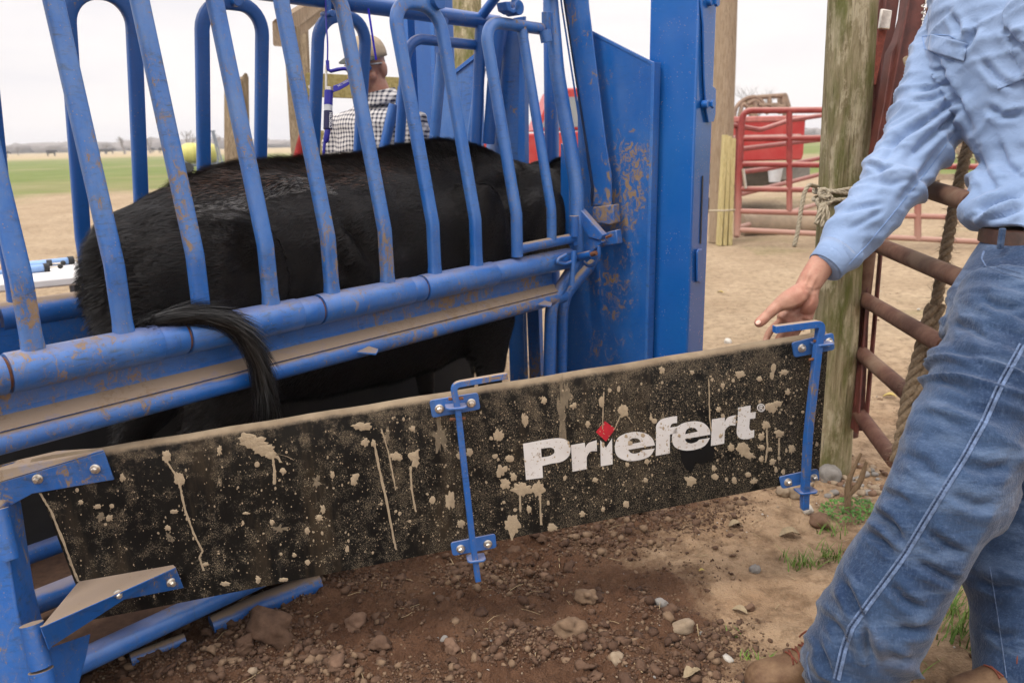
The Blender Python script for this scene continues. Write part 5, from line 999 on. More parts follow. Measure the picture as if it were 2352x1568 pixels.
a_ = stripe(ox, 50); b_ = stripe(oz, 50); dk = chk.mix(chk.math('ADD', chk.math('MULTIPLY', a_, .5), chk.math('MULTIPLY', b_, .5)), (.62, .59, .56), (.025, .028, .055)); chk.set('Base Color', dk); chk.bump(chk.noise(chk.coord(), 14, 4), .5, .02)
mb = MB(); n = 30
def er(c, a, b, tw=0): return [c+side_*a*math.cos(6.2832*j/n)+side_.cross(Z)*b*math.sin(6.2832*j/n) for j in range(n)]
mb.loft([er(shc+Z*.055, .07, .07), er(shc+Z*.03, .12, .09), er(shc-Z*.005, .185, .12), er(shc-Z*.05, .215, .14), er(shc-Z*.15, .215, .15), er(shc-Z*.35, .205, .155), er(shc-Z*.62, .20, .15), er(shc-Z*.75, .20, .15)])
for s in (-1, 1):
    a0 = shc+side_*s*.19-Z*.05; hd_ = a0+side_*s*.05+fx*.25-Z*.48; mb.tube([a0-side_*s*.05, a0, a0+side_*s*.035-Z*.12, a0+side_*s*.06-Z*.27, hd_-fx*.03], [.08, .085, .075, .065, .05], 18)
Vm, Nm, Qm = remesh(mb, .009, 5, .5); Vm = Vm+Nm*(.010*(ridge(fbm(Vm[:, 2]*9, Vm[:, 0]*5, Vm[:, 1]*5, oct=2, seed=120))-.5))[:, None]; fromarr('shirt', Vm, Qm, chk.m, m2)
# collar
nk = at(872, 232, K+.02); cl = MB(); rg = []
for h, r, o_ in ((.0, .078, .02), (.035, .072, .0), (.045, .074, .0), (.0, .098, .0), (-.02, .104, .0)): rg.append([nk+side_*r*math.cos(q)+side_.cross(Z)*r*math.sin(q)+Z*(h-.015*math.cos(q-2.4)) for q in [6.2832*j/28 for j in range(28)]])
cl.loft(rg).build('collar', chk.m, m2, autos=180)
for s in (-1, 1):
    MB().tube([shc+side_*s*.095-Z*.6, shc+side_*s*.12-Z*1.05, Vector((shc.x, shc.y, .10))+side_*s*.13], [.125, .10, .09], 18).build('trouser_leg', dn.m, m2)
    MB().loft([[Vector((shc.x, shc.y, 0))+side_*s*.13+fx*(x+.02)+side_*w*math.cos(q)+Z*(.045+h*math.sin(q)) for q in [6.2832*j/14 for j in range(14)]] for x, w, h in ((-.12, .02, .03), (-.09, .04, .045), (.05, .045, .045), (.14, .04, .035), (.17, .015, .02))]).build('boot', boot_m.m, m2)
# cap with curved brim
capm = plain('tan_cap_cloth', (.36, .28, .19), .85, 0, .15, 60, .3); capd = plain('cap_brim_underside', (.03, .035, .03), .8)
mb = MB(); rg = []
for i in range(9):
    q = math.pi/2*i/8; r = math.cos(q)**.75 if i < 8 else .03; rg.append([hc+up_*(.048+.098*math.sin(q))-fw*.012+rt*.094*r*math.cos(a)+fw*.114*r*math.sin(a) for a in [6.2832*j/32 for j in range(32)]])
cap = mb.loft(rg).build('cap', capm, m2, autos=180)
mb = MB(); top, bot = [], []
for j in range(13):
    a = math.pi*(j/12); x = math.cos(a)*.082; y = math.sin(a)
    top.append(([hc+up_*(.055)+rt*x+fw*(.045+.05*y)-fw*.01, hc+up_*(.045-.012*0-.26*x*x*8*.06)+rt*x*1.02+fw*(.055+.125*y)]))
vs = [p for a, b in top for p in (a+up_*.003, b+up_*.003)]+[p for a, b in top for p in (a-up_*.002, b-up_*.002)]; n2 = 26
mb.add(vs, [(2*i, 2*i+1, 2*i+3, 2*i+2) for i in range(12)]+[(n2+2*i, n2+2*i+2, n2+2*i+3, n2+2*i+1) for i in range(12)]+[(2*i+1, n2+2*i+1, n2+2*i+3, 2*i+3) for i in range(12)]); mb.build('brim', capd, cap)
MB().ball(hc+up_*.146-fw*.012, .006, 6).build('cap_button', capm, cap)
hairm2 = hairdark; MB().ball(hc+up_*.02-fw*.045, (.071, .066, .056), 12, (rt, fw, up_)).build('hair', hairm2, m2)
lens = M('blue_mirror_lens', .12, .6, .7); lens.set('Base Color', (.05, .14, .34, 1)); frm = plain('clear_grey_frame', (.30, .29, .28), .35)
gl_ = MB().tube([Lf(.08, -.01, .020), Lf(.078, .05, .024), Lf(.062, .078, .026), Lf(0, .104, .026), Lf(-.062, .078, .026), Lf(-.078, .05, .024), Lf(-.08, -.01, .020)], .0042, 8).build('glasses', frm, m2)
for s in (-1, 1):
    MB().ball(Lf(s*.036, .086, .012), (.031, .014, .021), 10, ((rt*1-fw*.35*s).normalized(), fw, up_)).build('lens', lens.m, gl_)
def patch(bv, poly, lift, name, m_, parent, n=10):
    # a cloth piece lying on the garment: quad patch given by four corners (pixel), draped along the view rays onto it
    g = []
    for i in range(n+1):
        row = []
        for j in range(n+1):
            u_, w_ = i/n, j/n; x = (poly[0][0]*(1-u_)+poly[1][0]*u_)*(1-w_)+(poly[3][0]*(1-u_)+poly[2][0]*u_)*w_; y = (poly[0][1]*(1-u_)+poly[1][1]*u_)*(1-w_)+(poly[3][1]*(1-u_)+poly[2][1]*u_)*w_
            r = ray(x, y).normalized(); h = bv.ray_cast(CAM, r)
            if h[0] is None: return
            row.append(h[0]-r*(lift*(1+1.2*w_)))
        g.append(row)
    mb = MB(); mb.add([p for r in g for p in r], [(i*(n+1)+j, i*(n+1)+j+1, (i+1)*(n+1)+j+1, (i+1)*(n+1)+j) for i in range(n) for j in range(n)]); o = mb.build(name, m_, parent, autos=180); s = o.modifiers.new('s', 'SOLIDIFY'); s.thickness = .003
patch(bv_s, [(2138, 78), (2222, 100), (2214, 142), (2132, 116)], .004, 'pocket_flap', SHM, man)
patch(bv_s, [(2290, 196), (2352, 170), (2352, 182), (2290, 206)], .002, 'sleeve_seam', SHM, man)

# ------------------------------------------------------------------ timber, gates and ropes on the right
def kof(p): return (p-CAM).dot(Vector((0, math.cos(PITCH), -math.sin(PITCH))))
def root_at(p, *a, **k): return thing(*a[:1], (p.x, p.y, 0), *a[1:], **k)
post_m = M('mossy_weathered_wood', .9, .15); v = post_m.coord((8, 8, .9)); g = post_m.noise(v, 5, 9, .72, .5)
pz_ = post_m.noise(post_m.coord((2, 2, .8)), 6, 6, .7); g3 = post_m.noise(post_m.coord((40, 40, 1.4)), 4, 5, .6)
c_ = post_m.mix(post_m.step(g, .35, .65), (.17, .135, .07), (.40, .34, .21)); c_ = post_m.mix(post_m.step(pz_, .52, .58, 0, .85), c_, (.50, .43, .29)); c_ = post_m.mix(post_m.step(g3, .60, .70, 0, .8), c_, (.05, .035, .02))
mo = post_m.noise(post_m.coord((3, 3, .7), (0, 0, .4)), 3.4, 7, .68); c_ = post_m.mix(post_m.step(mo, .47, .62, 0, .8), c_, (.10, .115, .022)); post_m.set('Base Color', c_); post_m.bump(post_m.math('ADD', g, post_m.math('ADD', g3, pz_)), .8, .012); MOSSY = post_m.m
def timber(path, rad, mat, name, parent, seed, n=40, ragged=0, crack=True, flat=1.):
    pts = [Vector(p) for p in path]; m = 60; rg = []
    for i in range(m+1):
        f = i/m*(len(pts)-1); a = min(int(f), len(pts)-2); p = pts[a].lerp(pts[a+1], f-a); r0 = rad[a]+(rad[a+1]-rad[a])*(f-a); ring = []
        for j in range(n):
            q = 6.2832*j/n; w = 1+.05*mnoise.noise(Vector((math.cos(q)*2, math.sin(q)*2, i*.05+seed)))+.025*mnoise.noise(Vector((math.cos(q)*9, math.sin(q)*9, i*.06+seed)))
            if crack:
                for cq in (4.3+seed % 1, 5.4): w -= .10*math.exp(-((q-cq-.05*math.sin(i*.15))/.035)**2)
            ring.append(p+Vector((math.cos(q)*r0*w, math.sin(q)*r0*w*flat, (ragged*random.uniform(-1, 1) if i == m else 0))))
        rg.append(ring)
    return MB().loft(rg).build(name, mat, parent, autos=60)
pb = PB.copy(); topk = 3.05
pt_ = at(1960, 0, 3.0); dirp = (pt_-pb); pe = pb+dirp*1.25
t_ = timber([pb-Z*.1, pb, pb.lerp(pt_, .5), pt_, pe], [.098, .096, .093, .089, .086], MOSSY, 'wooden_post', None, 3.3)
tag(t_, 'thick mossy weathered wooden post with rope tied round it', 'post')
rope_m = plain('pale_rope', (.42, .36, .26), .9, 0, .3, 160, .8); rope_d = plain('muddy_frayed_rope', (.24, .175, .11), .95, 0, .4, 120, 1.)
def twist(path, r, mat, name, parent=None, strands=3, pitch=.05, fray=0, **k):
    # resample, then wind strands about the path
    P_ = [Vector(p) for p in path]; seg = [(P_[i+1]-P_[i]).length for i in range(len(P_)-1)]; L = sum(seg); m = max(12, int(L/.006)); mbs = MB(); out = []
    for i in range(m+1):
        d = L*i/m; a = 0
        while a < len(seg)-1 and d > seg[a]: d -= seg[a]; a += 1
        out.append(P_[a].lerp(P_[a+1], min(1, d/seg[a])))
    for s in range(strands):
        q0 = 6.2832*s/strands; pp = []
        for i, p in enumerate(out):
            t = (out[min(i+1, m)]-out[max(i-1, 0)]).normalized(); a = t.cross(Vector((.3, .9, .1))).normalized(); b = t.cross(a); q = q0+6.2832*(L*i/m)/pitch; pp.append(p+(a*math.cos(q)+b*math.sin(q))*r*.52)
        mbs.tube(pp, r*.56, 7)
    return mbs.build(name, mat, parent, autos=180, **k)
rk = 2.95; pc_ = lambda h: pb.lerp(pt_, h)
zr = at(1900, 432, 3.1).z; hr = (zr-pb.z)/(pt_.z-pb.z)
rope = thing('rope', tuple(pc_(0)), 'pale rope knotted round the mossy post with a frayed end hanging free', 'rope')
for dz, tl in ((0, .02), (-.022, -.015), (-.04, .01)):
    c = pc_(hr); lp = [c+Vector((math.cos(q)*.106, math.sin(q)*.106, dz+tl*math.cos(q))) for q in [6.2832*i/30 for i in range(31)]]; twist(lp, .0085, rope_m, 'loop', rope)
kx = at(1893, 445, 2.98)
for dx, dz in ((0, 0), (.012, -.02), (-.006, -.032)): twist([kx+Vector((dx+.018*math.cos(q), .018*math.sin(q)*.5, dz+.016*math.sin(q))) for q in [6.2832*i/14 for i in range(15)]], .008, rope_m, 'knot', rope)
for x1, y1 in ((1875, 515), (1888, 522), (1905, 515)): twist(fillet([kx-Z*.03, at((1893+x1)/2, 480, 2.97), at(x1, y1, 2.97)], .03), .0085, rope_m, 'rope_end', rope, pitch=.08)
twist(fillet([pc_(hr)+Vector((-.10, .0, .0)), at(1858, 424, 3.1), at(1848, 440, 3.1), at(1840, 480, 3.1), at(1833, 530, 3.1), at(1824, 566, 3.1)], .03), .0085, rope_m, 'rope_end', rope)
# frayed rope hanging in front of the rusty gate
fr_ = [at(*q) for q in ((2250, 240, 2.75), (2232, 300, 2.75), (2215, 370, 2.74), (2192, 470, 2.74), (2172, 580, 2.73), (2150, 700, 2.72), (2118, 820, 2.72), (2092, 920, 2.71), (2080, 1000, 2.70), (2068, 1060, 2.70))]
ro = thing('rope', (fr_[-1].x, fr_[-1].y, 0), 'thick muddy frayed rope hanging before the rusty pipe gate', 'rope')
twist(fr_[:6], .019, rope_d, 'strand', ro, pitch=.09); twist([p+Vector((.012, 0, 0)) for p in fr_[5:]], .020, rope_d, 'strand', ro, pitch=.16); twist([p+Vector((-.014, 0, 0)) for p in fr_[5:]], .020, rope_d, 'strand', ro, pitch=.12); twist([p+Vector((.03, .01, 0)) for p in fr_[6:]], .018, rope_d, 'strand', ro, pitch=.14)
nf_ = 2600; ia = RNG.integers(0, len(fr_)-1, nf_); ff = RNG.uniform(0, 1, nf_); A_ = np.array([list(p) for p in fr_]); cc_ = A_[ia]*(1-ff[:, None])+A_[ia+1]*ff[:, None]; rn = RNG.normal(0, 1, (nf_, 3)); rn /= np.linalg.norm(rn, axis=1)[:, None]
rad_ = np.where(ia > 5, .034, .018); Df = rn*.7+np.array([0, 0, -.6])+RNG.normal(0, .4, (nf_, 3)); Df /= np.linalg.norm(Df, axis=1)[:, None]; hair('fray', cc_+rn*rad_[:, None], Df, rn, RNG.uniform(.008, .035, nf_), np.full(nf_, .0008), [rope_d], ro, curl=.4)

# rusty pipe gate leading towards the viewer, hung beside the post
rg_m = M('rusty_pipe', .75, .3); v = rg_m.coord(); c_ = rg_m.mix(rg_m.step(rg_m.noise(v, 9, 7, .7), .35, .65), (.075, .028, .020), (.16, .085, .055)); c_ = rg_m.mix(rg_m.step(rg_m.noise(v, 4, 5), .5, .7, 0, .7), c_, (.24, .165, .11)); rg_m.set('Base Color', c_); rg_m.bump(rg_m.noise(v, 50, 6), .4, .003); RG = rg_m.m
gp = at(1958, 850, 3.42); gd = Vector((math.sin(math.radians(6.8)), math.cos(math.radians(6.8)), 0)); gn = Vector((gd.y, -gd.x, 0))
GP = lambda x, y: onplane(x, y, gp, gn)
gate = thing('pipe_gate', (gp.x, gp.y, 0), 'rusty brown pipe gate running from the mossy post towards the man in jeans', 'gate')
MB().tube([GP(1948, 1000), GP(1958, 850), GP(1968, 750), GP(1988, 570), GP(2010, 380)], .042, 20).build('gate_upright', RG, gate)
for a, b in (((1990, 392), (2222, 462)), ((2010, 560), (2235, 652)), ((1990, 690), (2165, 792)), ((1966, 800), (2085, 903)), ((1955, 925), (2052, 1054))):
    A = GP(*a); B = GP(*b); A = A+(B-A).normalized()*-.03; B = A+(B-A)*1.03; MB().tube([A, B], .030, 18).build('gate_rail', RG, gate)
ch_m = plain('oxide_red_steel', (.105, .030, .022), .6, 0, .35, 18, .25)
def channel(L, R, k, name, label, m_=ch_m, depth=.06):
    r = root_at(at(*L[-1], k), name, label, 'steel post'); lo = [at(x, y, k) for x, y in L]; ro_ = [at(x, y, k) for x, y in R]; MB().prism(lo+ro_[::-1], Vector((0, depth, 0))).build('web', m_, r, bev=.003)
    MB().prism([lo[0], lo[-1], lo[-1]+Vector((.006, 0, 0)), lo[0]+Vector((.006, 0, 0))], Vector((0, -.03, 0))).build('flange', m_, r); MB().prism([ro_[0], ro_[-1], ro_[-1]-Vector((.006, 0, 0)), ro_[0]-Vector((.006, 0, 0))], Vector((0, -.03, 0))).build('flange', m_, r); return r
r_ = channel([(2030, -60), (2020, 0), (2000, 120), (1990, 370), (1975, 640), (1962, 990)], [(2075, -60), (2066, 0), (2050, 110), (2018, 370), (2000, 640), (1985, 990)], 3.3, 'steel_post', 'reddish brown steel upright bolted to the right side of the mossy post')
zc_ = [at(x, y, 3.2) for x, y in ((2026, 20), (2050, 24), (2044, 68), (2020, 66))]; MB().prism(zc_, Vector((0, .02, 0))).build('zinc_clamp', MAT['zinc'], r_, bev=.004)
MB().prism([at(x, y, 3.22) for x, y in ((2018, 68), (2038, 70), (2012, 195), (2002, 193))], Vector((0, .02, 0))).build('hinge_strap', plain('red_rust_strap', (.22, .055, .035), .8, 0, .4, 60), r_, bev=.002)
r_ = channel([(2090, -60), (2078, 40), (2064, 90), (2048, 120), (2030, 240), (2018, 300), (2000, 420)], [(2150, -60), (2126, 0), (2118, 60), (2100, 150), (2080, 210), (2058, 300), (2040, 420)], 3.0, 'steel_post', 'wide leaning brown steel arm with a mud splash behind the blue sleeve')
mb = MB(); c0 = at(2084, 140, 2.93); vs = [c0+Vector((.014*math.cos(q)*(1+.2*math.sin(3*q)), 0, .018*math.sin(q))) for q in [6.2832*i/14 for i in range(14)]]; mb.prism(vs, Vector((0, .006, 0))); mb.prism([at(2080, 148, 2.93), at(2086, 148, 2.93), at(2078, 195, 2.94), at(2074, 195, 2.94)], Vector((0, .004, 0))); mb.build('mud_splash', MAT['mud'], r_, kind='stuff')
sp_ = [at(2122+4*math.cos(q)+i*0, 8+i*1.7, 2.9)+Vector((0, .012*math.sin(q), 0)) for i, q in enumerate([.7*j for j in range(38)])]; tag(MB().tube([at(2124, -30, 2.9)]+sp_, .0025, 6).build('coil_spring', MAT['zinc'], None), 'bright coil spring hanging at the top beside the brown steel arm', 'spring')

# big square timber and yellow planks beyond
lw = wood('grey_brown_timber', (.23, .165, .105), (.36, .28, .20)); yw = wood('yellow_treated_timber', (.40, .33, .14), (.56, .48, .25), 0, (6, 6, .6)); ow = wood('olive_treated_timber', (.25, .20, .07), (.38, .32, .14), 0, (.8, 6, 6)); bw = wood('brown_weathered_timber', (.16, .115, .07), (.30, .235, .155))
k = 10.8; a = at(1652, 556, k); b = at(1668, 0, k*.955); a.z = 0
tag(timber([a, a.lerp(b, .5), b, a+(b-a)*1.15], [.145, .145, .145, .14], lw, 'wooden_post', None, 8.1), 'tall round timber post beyond the blue headgate post', 'post')
pk = 10.4
for i, (x0, x1, y0) in enumerate(((1668, 1654, 310), (1677, 1666, 313), (1686, 1678, 318))):
    A = at(x1, 556, pk); A.z = 0; B = at(x0, y0, pk*.985); w = .052; q = MB().prism([A-Vector((w/2, 0, 0)), A+Vector((w/2, 0, 0)), B+Vector((w/2, 0, 0)), B-Vector((w/2, 0, 0))], Vector((0, .12, 0))).build('plank', yw, None, bev=.004)
    tag(q, ['leftmost of three yellow planks upright beside the far timber post', 'middle one of three yellow planks upright beside the far timber post', 'rightmost of three yellow planks upright nearest the red gate'][i], 'plank', 'yellow planks tied upright')
MB_s = MB().tube([at(1628, 484, pk*.98), at(1660, 484, pk*.98), at(1696, 482, pk*.98)], .012, 8).build('tie_string', rope_m, None); tag(MB_s, 'string tying the yellow planks to the far timber post', 'string')

# red gates
red_m = M('faded_red_paint', .6, .35); v = red_m.coord(); c_ = red_m.mix(red_m.step(red_m.noise(v, 6, 6, .65), .35, .65), (.20, .022, .022), (.30, .055, .05)); up = red_m.step(red_m.normal_z(), .2, .9, 0, .8); c_ = red_m.mix(up, c_, (.42, .23, .19)); lowz = red_m.step(red_m.n('ShaderNodeSeparateXYZ', {0: red_m.pos()}).outputs[2], .9, .2, 0, .75)
c_ = red_m.mix(lowz, c_, (.40, .26, .20)); red_m.set('Base Color', c_); REDG = red_m.m
g1 = at(1694, 545, 10.2); g2 = at(2300, 560, 9.6); gl = (Vector((g2.x, g2.y, 0))-Vector((g1.x, g1.y, 0))).normalized(); gnn = Vector((gl.y, -gl.x, 0)); GG = lambda x, y: onplane(x, y, g1, gnn)
gt = thing('tube_gate', (g1.x, g1.y, 0), 'faded red tube gate with rounded top corner standing left of the mossy post', 'gate')
MB().tube(fillet([GG(1694, 540), GG(1699, 400), GG(1703, 300), GG(1706, 254), GG(1760, 254), GG(2300, 250)], .32, 10), .038, 16).build('gate_frame', REDG, gt)
for y0, y1 in ((319, 312), (377, 384), (434, 442), (485, 502), (528, 558)): MB().tube([GG(1698, y0), GG(2300, y1)], .034, 14).build('gate_rail', REDG, gt)
MB().tube([GG(1813, 254), GG(1813, 484)], .036, 14).build('gate_brace', REDG, gt); MB().tube([GG(2108, 250), GG(2108, 552)], .04, 14).build('gate_brace', REDG, gt); MB().tube([GG(2290, 240), GG(2290, 600)], .04, 14).build('gate_brace', REDG, gt)
MB().tube([GG(1706, 388)+gnn*.05, GG(1709, 410)+gnn*.05, GG(1712, 432)+gnn*.05], .018, 8).build('latch_chain', MAT['zinc'], gt)
g2t = thing('tube_gate', tuple(at(1694, 540, 10.9)*1.0)[:2]+(0,), 'bent red tube gate angled away behind the rounded red gate', 'gate')
for pts in (((1678, 287, 10.8), (1746, 299, 11.6), (1816, 276, 12.6), (1900, 264, 14)), ((1700, 343, 11), (1838, 326, 13), (1900, 320, 14)), ((1698, 396, 11), (1762, 388, 11.9), (1900, 360, 14)), ((1696, 447, 11), (1816, 418, 12.6), (1900, 396, 14)), ((1692, 524, 11), (1816, 487, 12.6), (1900, 462, 14))): MB().tube(fillet([at(*q) for q in pts], .12), .036, 14).build('gate_rail', REDG, g2t)
MB().tube([at(1696, 280, 10.95), at(1692, 545, 10.95)], .04, 14).build('gate_upright', REDG, g2t); MB().tube([at(1900, 255, 14), at(1900, 480, 14)], .04, 14).build('gate_upright', REDG, g2t)

# red pickup truck
K_ = 15.; tp0 = at(1010, 492, K_*.97); tp1 = at(1838, 475, K_); tp0.z = tp1.z = 0; td_ = (tp1-tp0); TL = td_.length; td_.normalize(); tw_ = Vector((-td_.y, td_.x, 0)); tkr = thing('pickup_truck', tuple(tp0), 'red pickup truck parked beyond the gates, its cab seen through the chute', 'truck')
tr_m = M('red_car_paint', .35, .5); tr_m.set('Base Color', tr_m.mix(tr_m.step(tr_m.noise(tr_m.coord(), 3, 5), .4, .7), (.40, .025, .025), (.46, .07, .06))); TR = tr_m.m; glass = M('window_glass', .08, .6); glass.set('Base Color', (.25, .27, .28, 1)); blk = MAT['dark']; chrome = MAT['zinc']
TT = lambda u, w, z: tp0+td_*u+tw_*w+Z*z
def tbox(pts, w0, w1, name, m_, p=tkr, bev=.03): return MB().prism([TT(u, w0, z) for u, z in pts], tw_*(w1-w0)).build(name, m_, p, bev=bev)
bx0, cx0 = TL-2.35, TL-5.0
tbox([(bx0, .92), (TL-.03, .92), (TL, 1.02), (TL, 1.66), (bx0, 1.66)], 0, 1.9, 'bed', TR); tbox([(bx0-.02, 1.62), (TL+.01, 1.62), (TL+.01, 1.72), (bx0-.02, 1.72)], -.02, 1.92, 'bed_rail', plain('dull_red_trim', (.45, .16, .14), .5), bev=.02)
tbox([(cx0-1.3, .85), (bx0-.06, .85), (bx0-.06, 1.56), (cx0-.1, 1.50), (cx0-1.3, 1.34)], 0, 1.9, 'cab_body', TR)
cab = tbox([(cx0, 1.54), (bx0-.1, 1.56), (bx0-.2, 2.30), (cx0+.35, 2.27)], .10, 1.8, 'cab_roof', TR)
tbox([(cx0+.12, 1.60), (cx0+.90, 1.60), (cx0+.90, 2.12), (cx0+.36, 2.12)], .092, .11, 'side_window', glass.m, bev=0); tbox([(cx0+1.0, 1.60), (bx0-.2, 1.60), (bx0-.28, 2.12), (cx0+1.0, 2.12)], .092, .11, 'side_window', glass.m, bev=0)
tbox([(cx0+.86, .95), (cx0+.88, .95), (cx0+.88, 1.56), (cx0+.86, 1.56)], -.004, .01, 'door_seam', blk, bev=0); tbox([(bx0+.03, 1.35), (TL-.08, 1.35), (TL-.08, 1.39), (bx0+.03, 1.39)], -.012, .01, 'side_trim', plain('pale_trim', (.5, .35, .33), .4), bev=.004)
tbox([(bx0+.35, 1.03), (bx0+.85, 1.03), (bx0+.85, 1.07), (bx0+.35, 1.07)], -.008, .01, 'badge', blk, bev=0)
tbox([(bx0+.1, .45), (TL-.1, .45), (TL-.1, .85), (bx0+.1, .85)], .25, 1.6, 'toolbox_underbody', plain('dusty_underbody', (.10, .085, .065), .8)); tbox([(TL-.5, .55), (TL+.2, .55), (TL+.2, .80), (TL-.5, .80)], .1, 1.7, 'bumper', plain('dull_bumper', (.20, .19, .17), .5))
for u in (bx0+.75, cx0-.55):
    for w in (.02, 1.66):
        c = TT(u, w, .40); wh_ = MB().tube([c, c+tw_*.02, c+tw_*.2, c+tw_*.22], [.36, .40, .40, .36], 28).build('wheel', blk, tkr); MB().tube([c-tw_*.01, c+tw_*.03], .2, 18).build('rim', chrome, wh_)
bk = at(1779, 418, 14.6); bkt = MB().tube([bk, bk+Z*.02, bk+Z*.28, bk+Z*.30], [.10, .105, .14, .145], 24).build('bucket', plain('white_plastic', (.62, .66, .70), .4, 0, .1), None, autos=50); tag(bkt, 'white plastic bucket hanging beneath the red truck bed', 'bucket')
# rusty bale ring and rack beyond the truck
rs = plain('pale_rusty_steel', (.24, .17, .12), .85, 0, .35, 8); rr_ = root_at(at(1760, 300, 17), 'bale_feeder', 'rusty round bale feeder and rack standing above the red truck bed', 'feeder')
for q in (((1686, 270), (1690, 245), (1712, 226), (1738, 222), (1752, 235), (1764, 262)), ((1698, 268), (1706, 235), (1722, 252), (1730, 272)), ((1716, 240), (1735, 228), (1752, 246))): MB().tube(fillet([at(x, y, 17) for x, y in q], .25), .045, 10).build('hoop', rs, rr_)
for a, b in (((1740, 224), (1806, 219)), ((1742, 242), (1790, 242)), ((1767, 222), (1768, 244)), ((1800, 219), (1803, 275)), ((1735, 235), (1736, 290)), ((1804, 219), (1812, 246)), ((1770, 246), (1800, 246))): MB().tube([at(*a, 17), at(*b, 17)], .05, 8).build('rack_bar', rs, rr_)
MB().prism([at(x, y, 17) for x, y in ((1795, 220), (1806, 218), (1806, 260), (1797, 262))], Vector((0, .3, 0))).build('rack_panel', rs, rr_); MB().prism([at(x, y, 17) for x, y in ((1715, 232), (1738, 222), (1756, 240), (1742, 248), (1722, 246))], Vector((0, .4, 0))).build('hay_lump', plain('old_hay', (.30, .23, .15), .95, 0, .4, 10, .6), rr_)
# plank fence far right
pf = root_at(at(2200, 440, 19), 'plank_fence', 'weathered plank fence far behind the hanging frayed rope', 'fence')
for y0, y1 in ((338, 342), (402, 396), (428, 420)): MB().prism([at(2120, y0, 19), at(2320, y1, 19), at(2320, y1+13, 19), at(2120, y0+13, 19)], Vector((0, .05, 0))).build('plank', lw, pf)
for x in (2150, 2205, 2245, 2300): MB().prism([at(x, 325, 19.1), at(x+9, 325, 19.1), at(x+9, 455, 19.1), at(x, 455, 19.1)], Vector((0, .1, 0))).build('post', lw, pf)
tr_b = at(1760, 560, 9.9); tg = root_at(tr_b, 'feed_trough', 'low dusty earth coloured trough lying behind the red gate rails', 'trough'); a = at(1700, 530, 11.5); b = at(1890, 512, 11.5); a.z = b.z = .12
MB().tube([a, a+(b-a)*.02, b-(b-a)*.02, b], [.12, .19, .19, .12], 14, flat=.9).build('trough_body', plain('dusty_plastic', (.25, .19, .13), .9, 0, .25, 5, .4), tg)

# ------------------------------------------------------------------ timber frame, tank, table and tools on the left
k = 6.0; a = at(545, 372, k); b = at(543, 178, k); a0 = Vector((a.x+.01, a.y, 0))
tag(timber([a0, a, b], [.095, .092, .088], bw, 'wooden_post', None, 5.2, ragged=.03), 'brown wooden post with splintered top between the far blue bars', 'post')
fk = 5.4; fr0 = at(678, 350, fk); tf_ = thing('timber_frame', (fr0.x, fr0.y, 0), 'open timber frame with sloping beam and olive boards behind the chute', 'frame')
def sqpost(x0, y0, x1, y1, w, kk, m_, name='post', d=.09):
    A = at(x1, y1, kk); B = at(x0, y0, kk); dr = (B-A); A = A-dr*(A.z/dr.z if dr.z else 0); return MB().prism([A-Vector((w/2, 0, 0)), A+Vector((w/2, 0, 0)), B+Vector((w/2, 0, 0)), B-Vector((w/2, 0, 0))], Vector((0, d, 0))).build(name, m_, tf_, bev=.006)
sqpost(666, 60, 684, 352, .095, fk, bw); sqpost(692, 20, 704, 300, .07, fk*1.3, bw)
MB().prism([at(x, y, kk) for x, y, kk in ((624, 50, 5.15), (632, 44, 5.15), (690, 8, 5.6), (760, -40, 6.2), (790, -20, 6.2), (688, 72, 5.6), (630, 107, 5.15), (626, 104, 5.15))], Vector((.04, .05, 0))).build('beam', lw, tf_, bev=.006)
MB().prism([at(702, 167, fk*1.02), at(960, 180, fk*1.15), at(960, 232, fk*1.15), at(702, 222, fk*1.02)], Vector((0, .045, 0))).build('board', ow, tf_, bev=.004); MB().prism([at(700, 300, fk*1.02), at(960, 300, fk*1.15), at(960, 352, fk*1.15), at(700, 358, fk*1.02)], Vector((0, .045, 0))).build('board', ow, tf_, bev=.004)
c = at(713, 200, fk); MB().tube([c, c-Vector((0, .02, 0))], .012, 10).build('bolt', chrome, tf_)
hp_ = [at(704, 290, 4.6), at(694, 325, 4.6), at(684, 362, 4.6), at(676, 400, 4.6), at(670, 470, 4.6), at(668, 520, 4.6)]; hp_ = fillet(hp_, .2, 16); hm = plain('red_hose_rubber', (.40, .03, .03), .45, 0, .2, 20); hl = []
hh_ = []
for i in range(len(hp_)-1):
    for kq in range(4): hh_.append(hp_[i].lerp(hp_[i+1], kq/4))
tag(MB().tube(hh_, [.026+.0035*math.sin(i*1.6) for i in range(len(hh_))], 14).build('ribbed_hose', hm, None, autos=180), 'red ribbed hose hanging in front of the timber frame', 'hose')
tag(timber([Vector((at(1072, 300, 6.4).x, at(1072, 300, 6.4).y, 0)), at(1072, 180, 6.4), at(1070, -60, 6.4)], [.13, .125, .12], MOSSY, 'wooden_post', None, 2.2), 'green mossed post seen through the far side of the headgate', 'post')
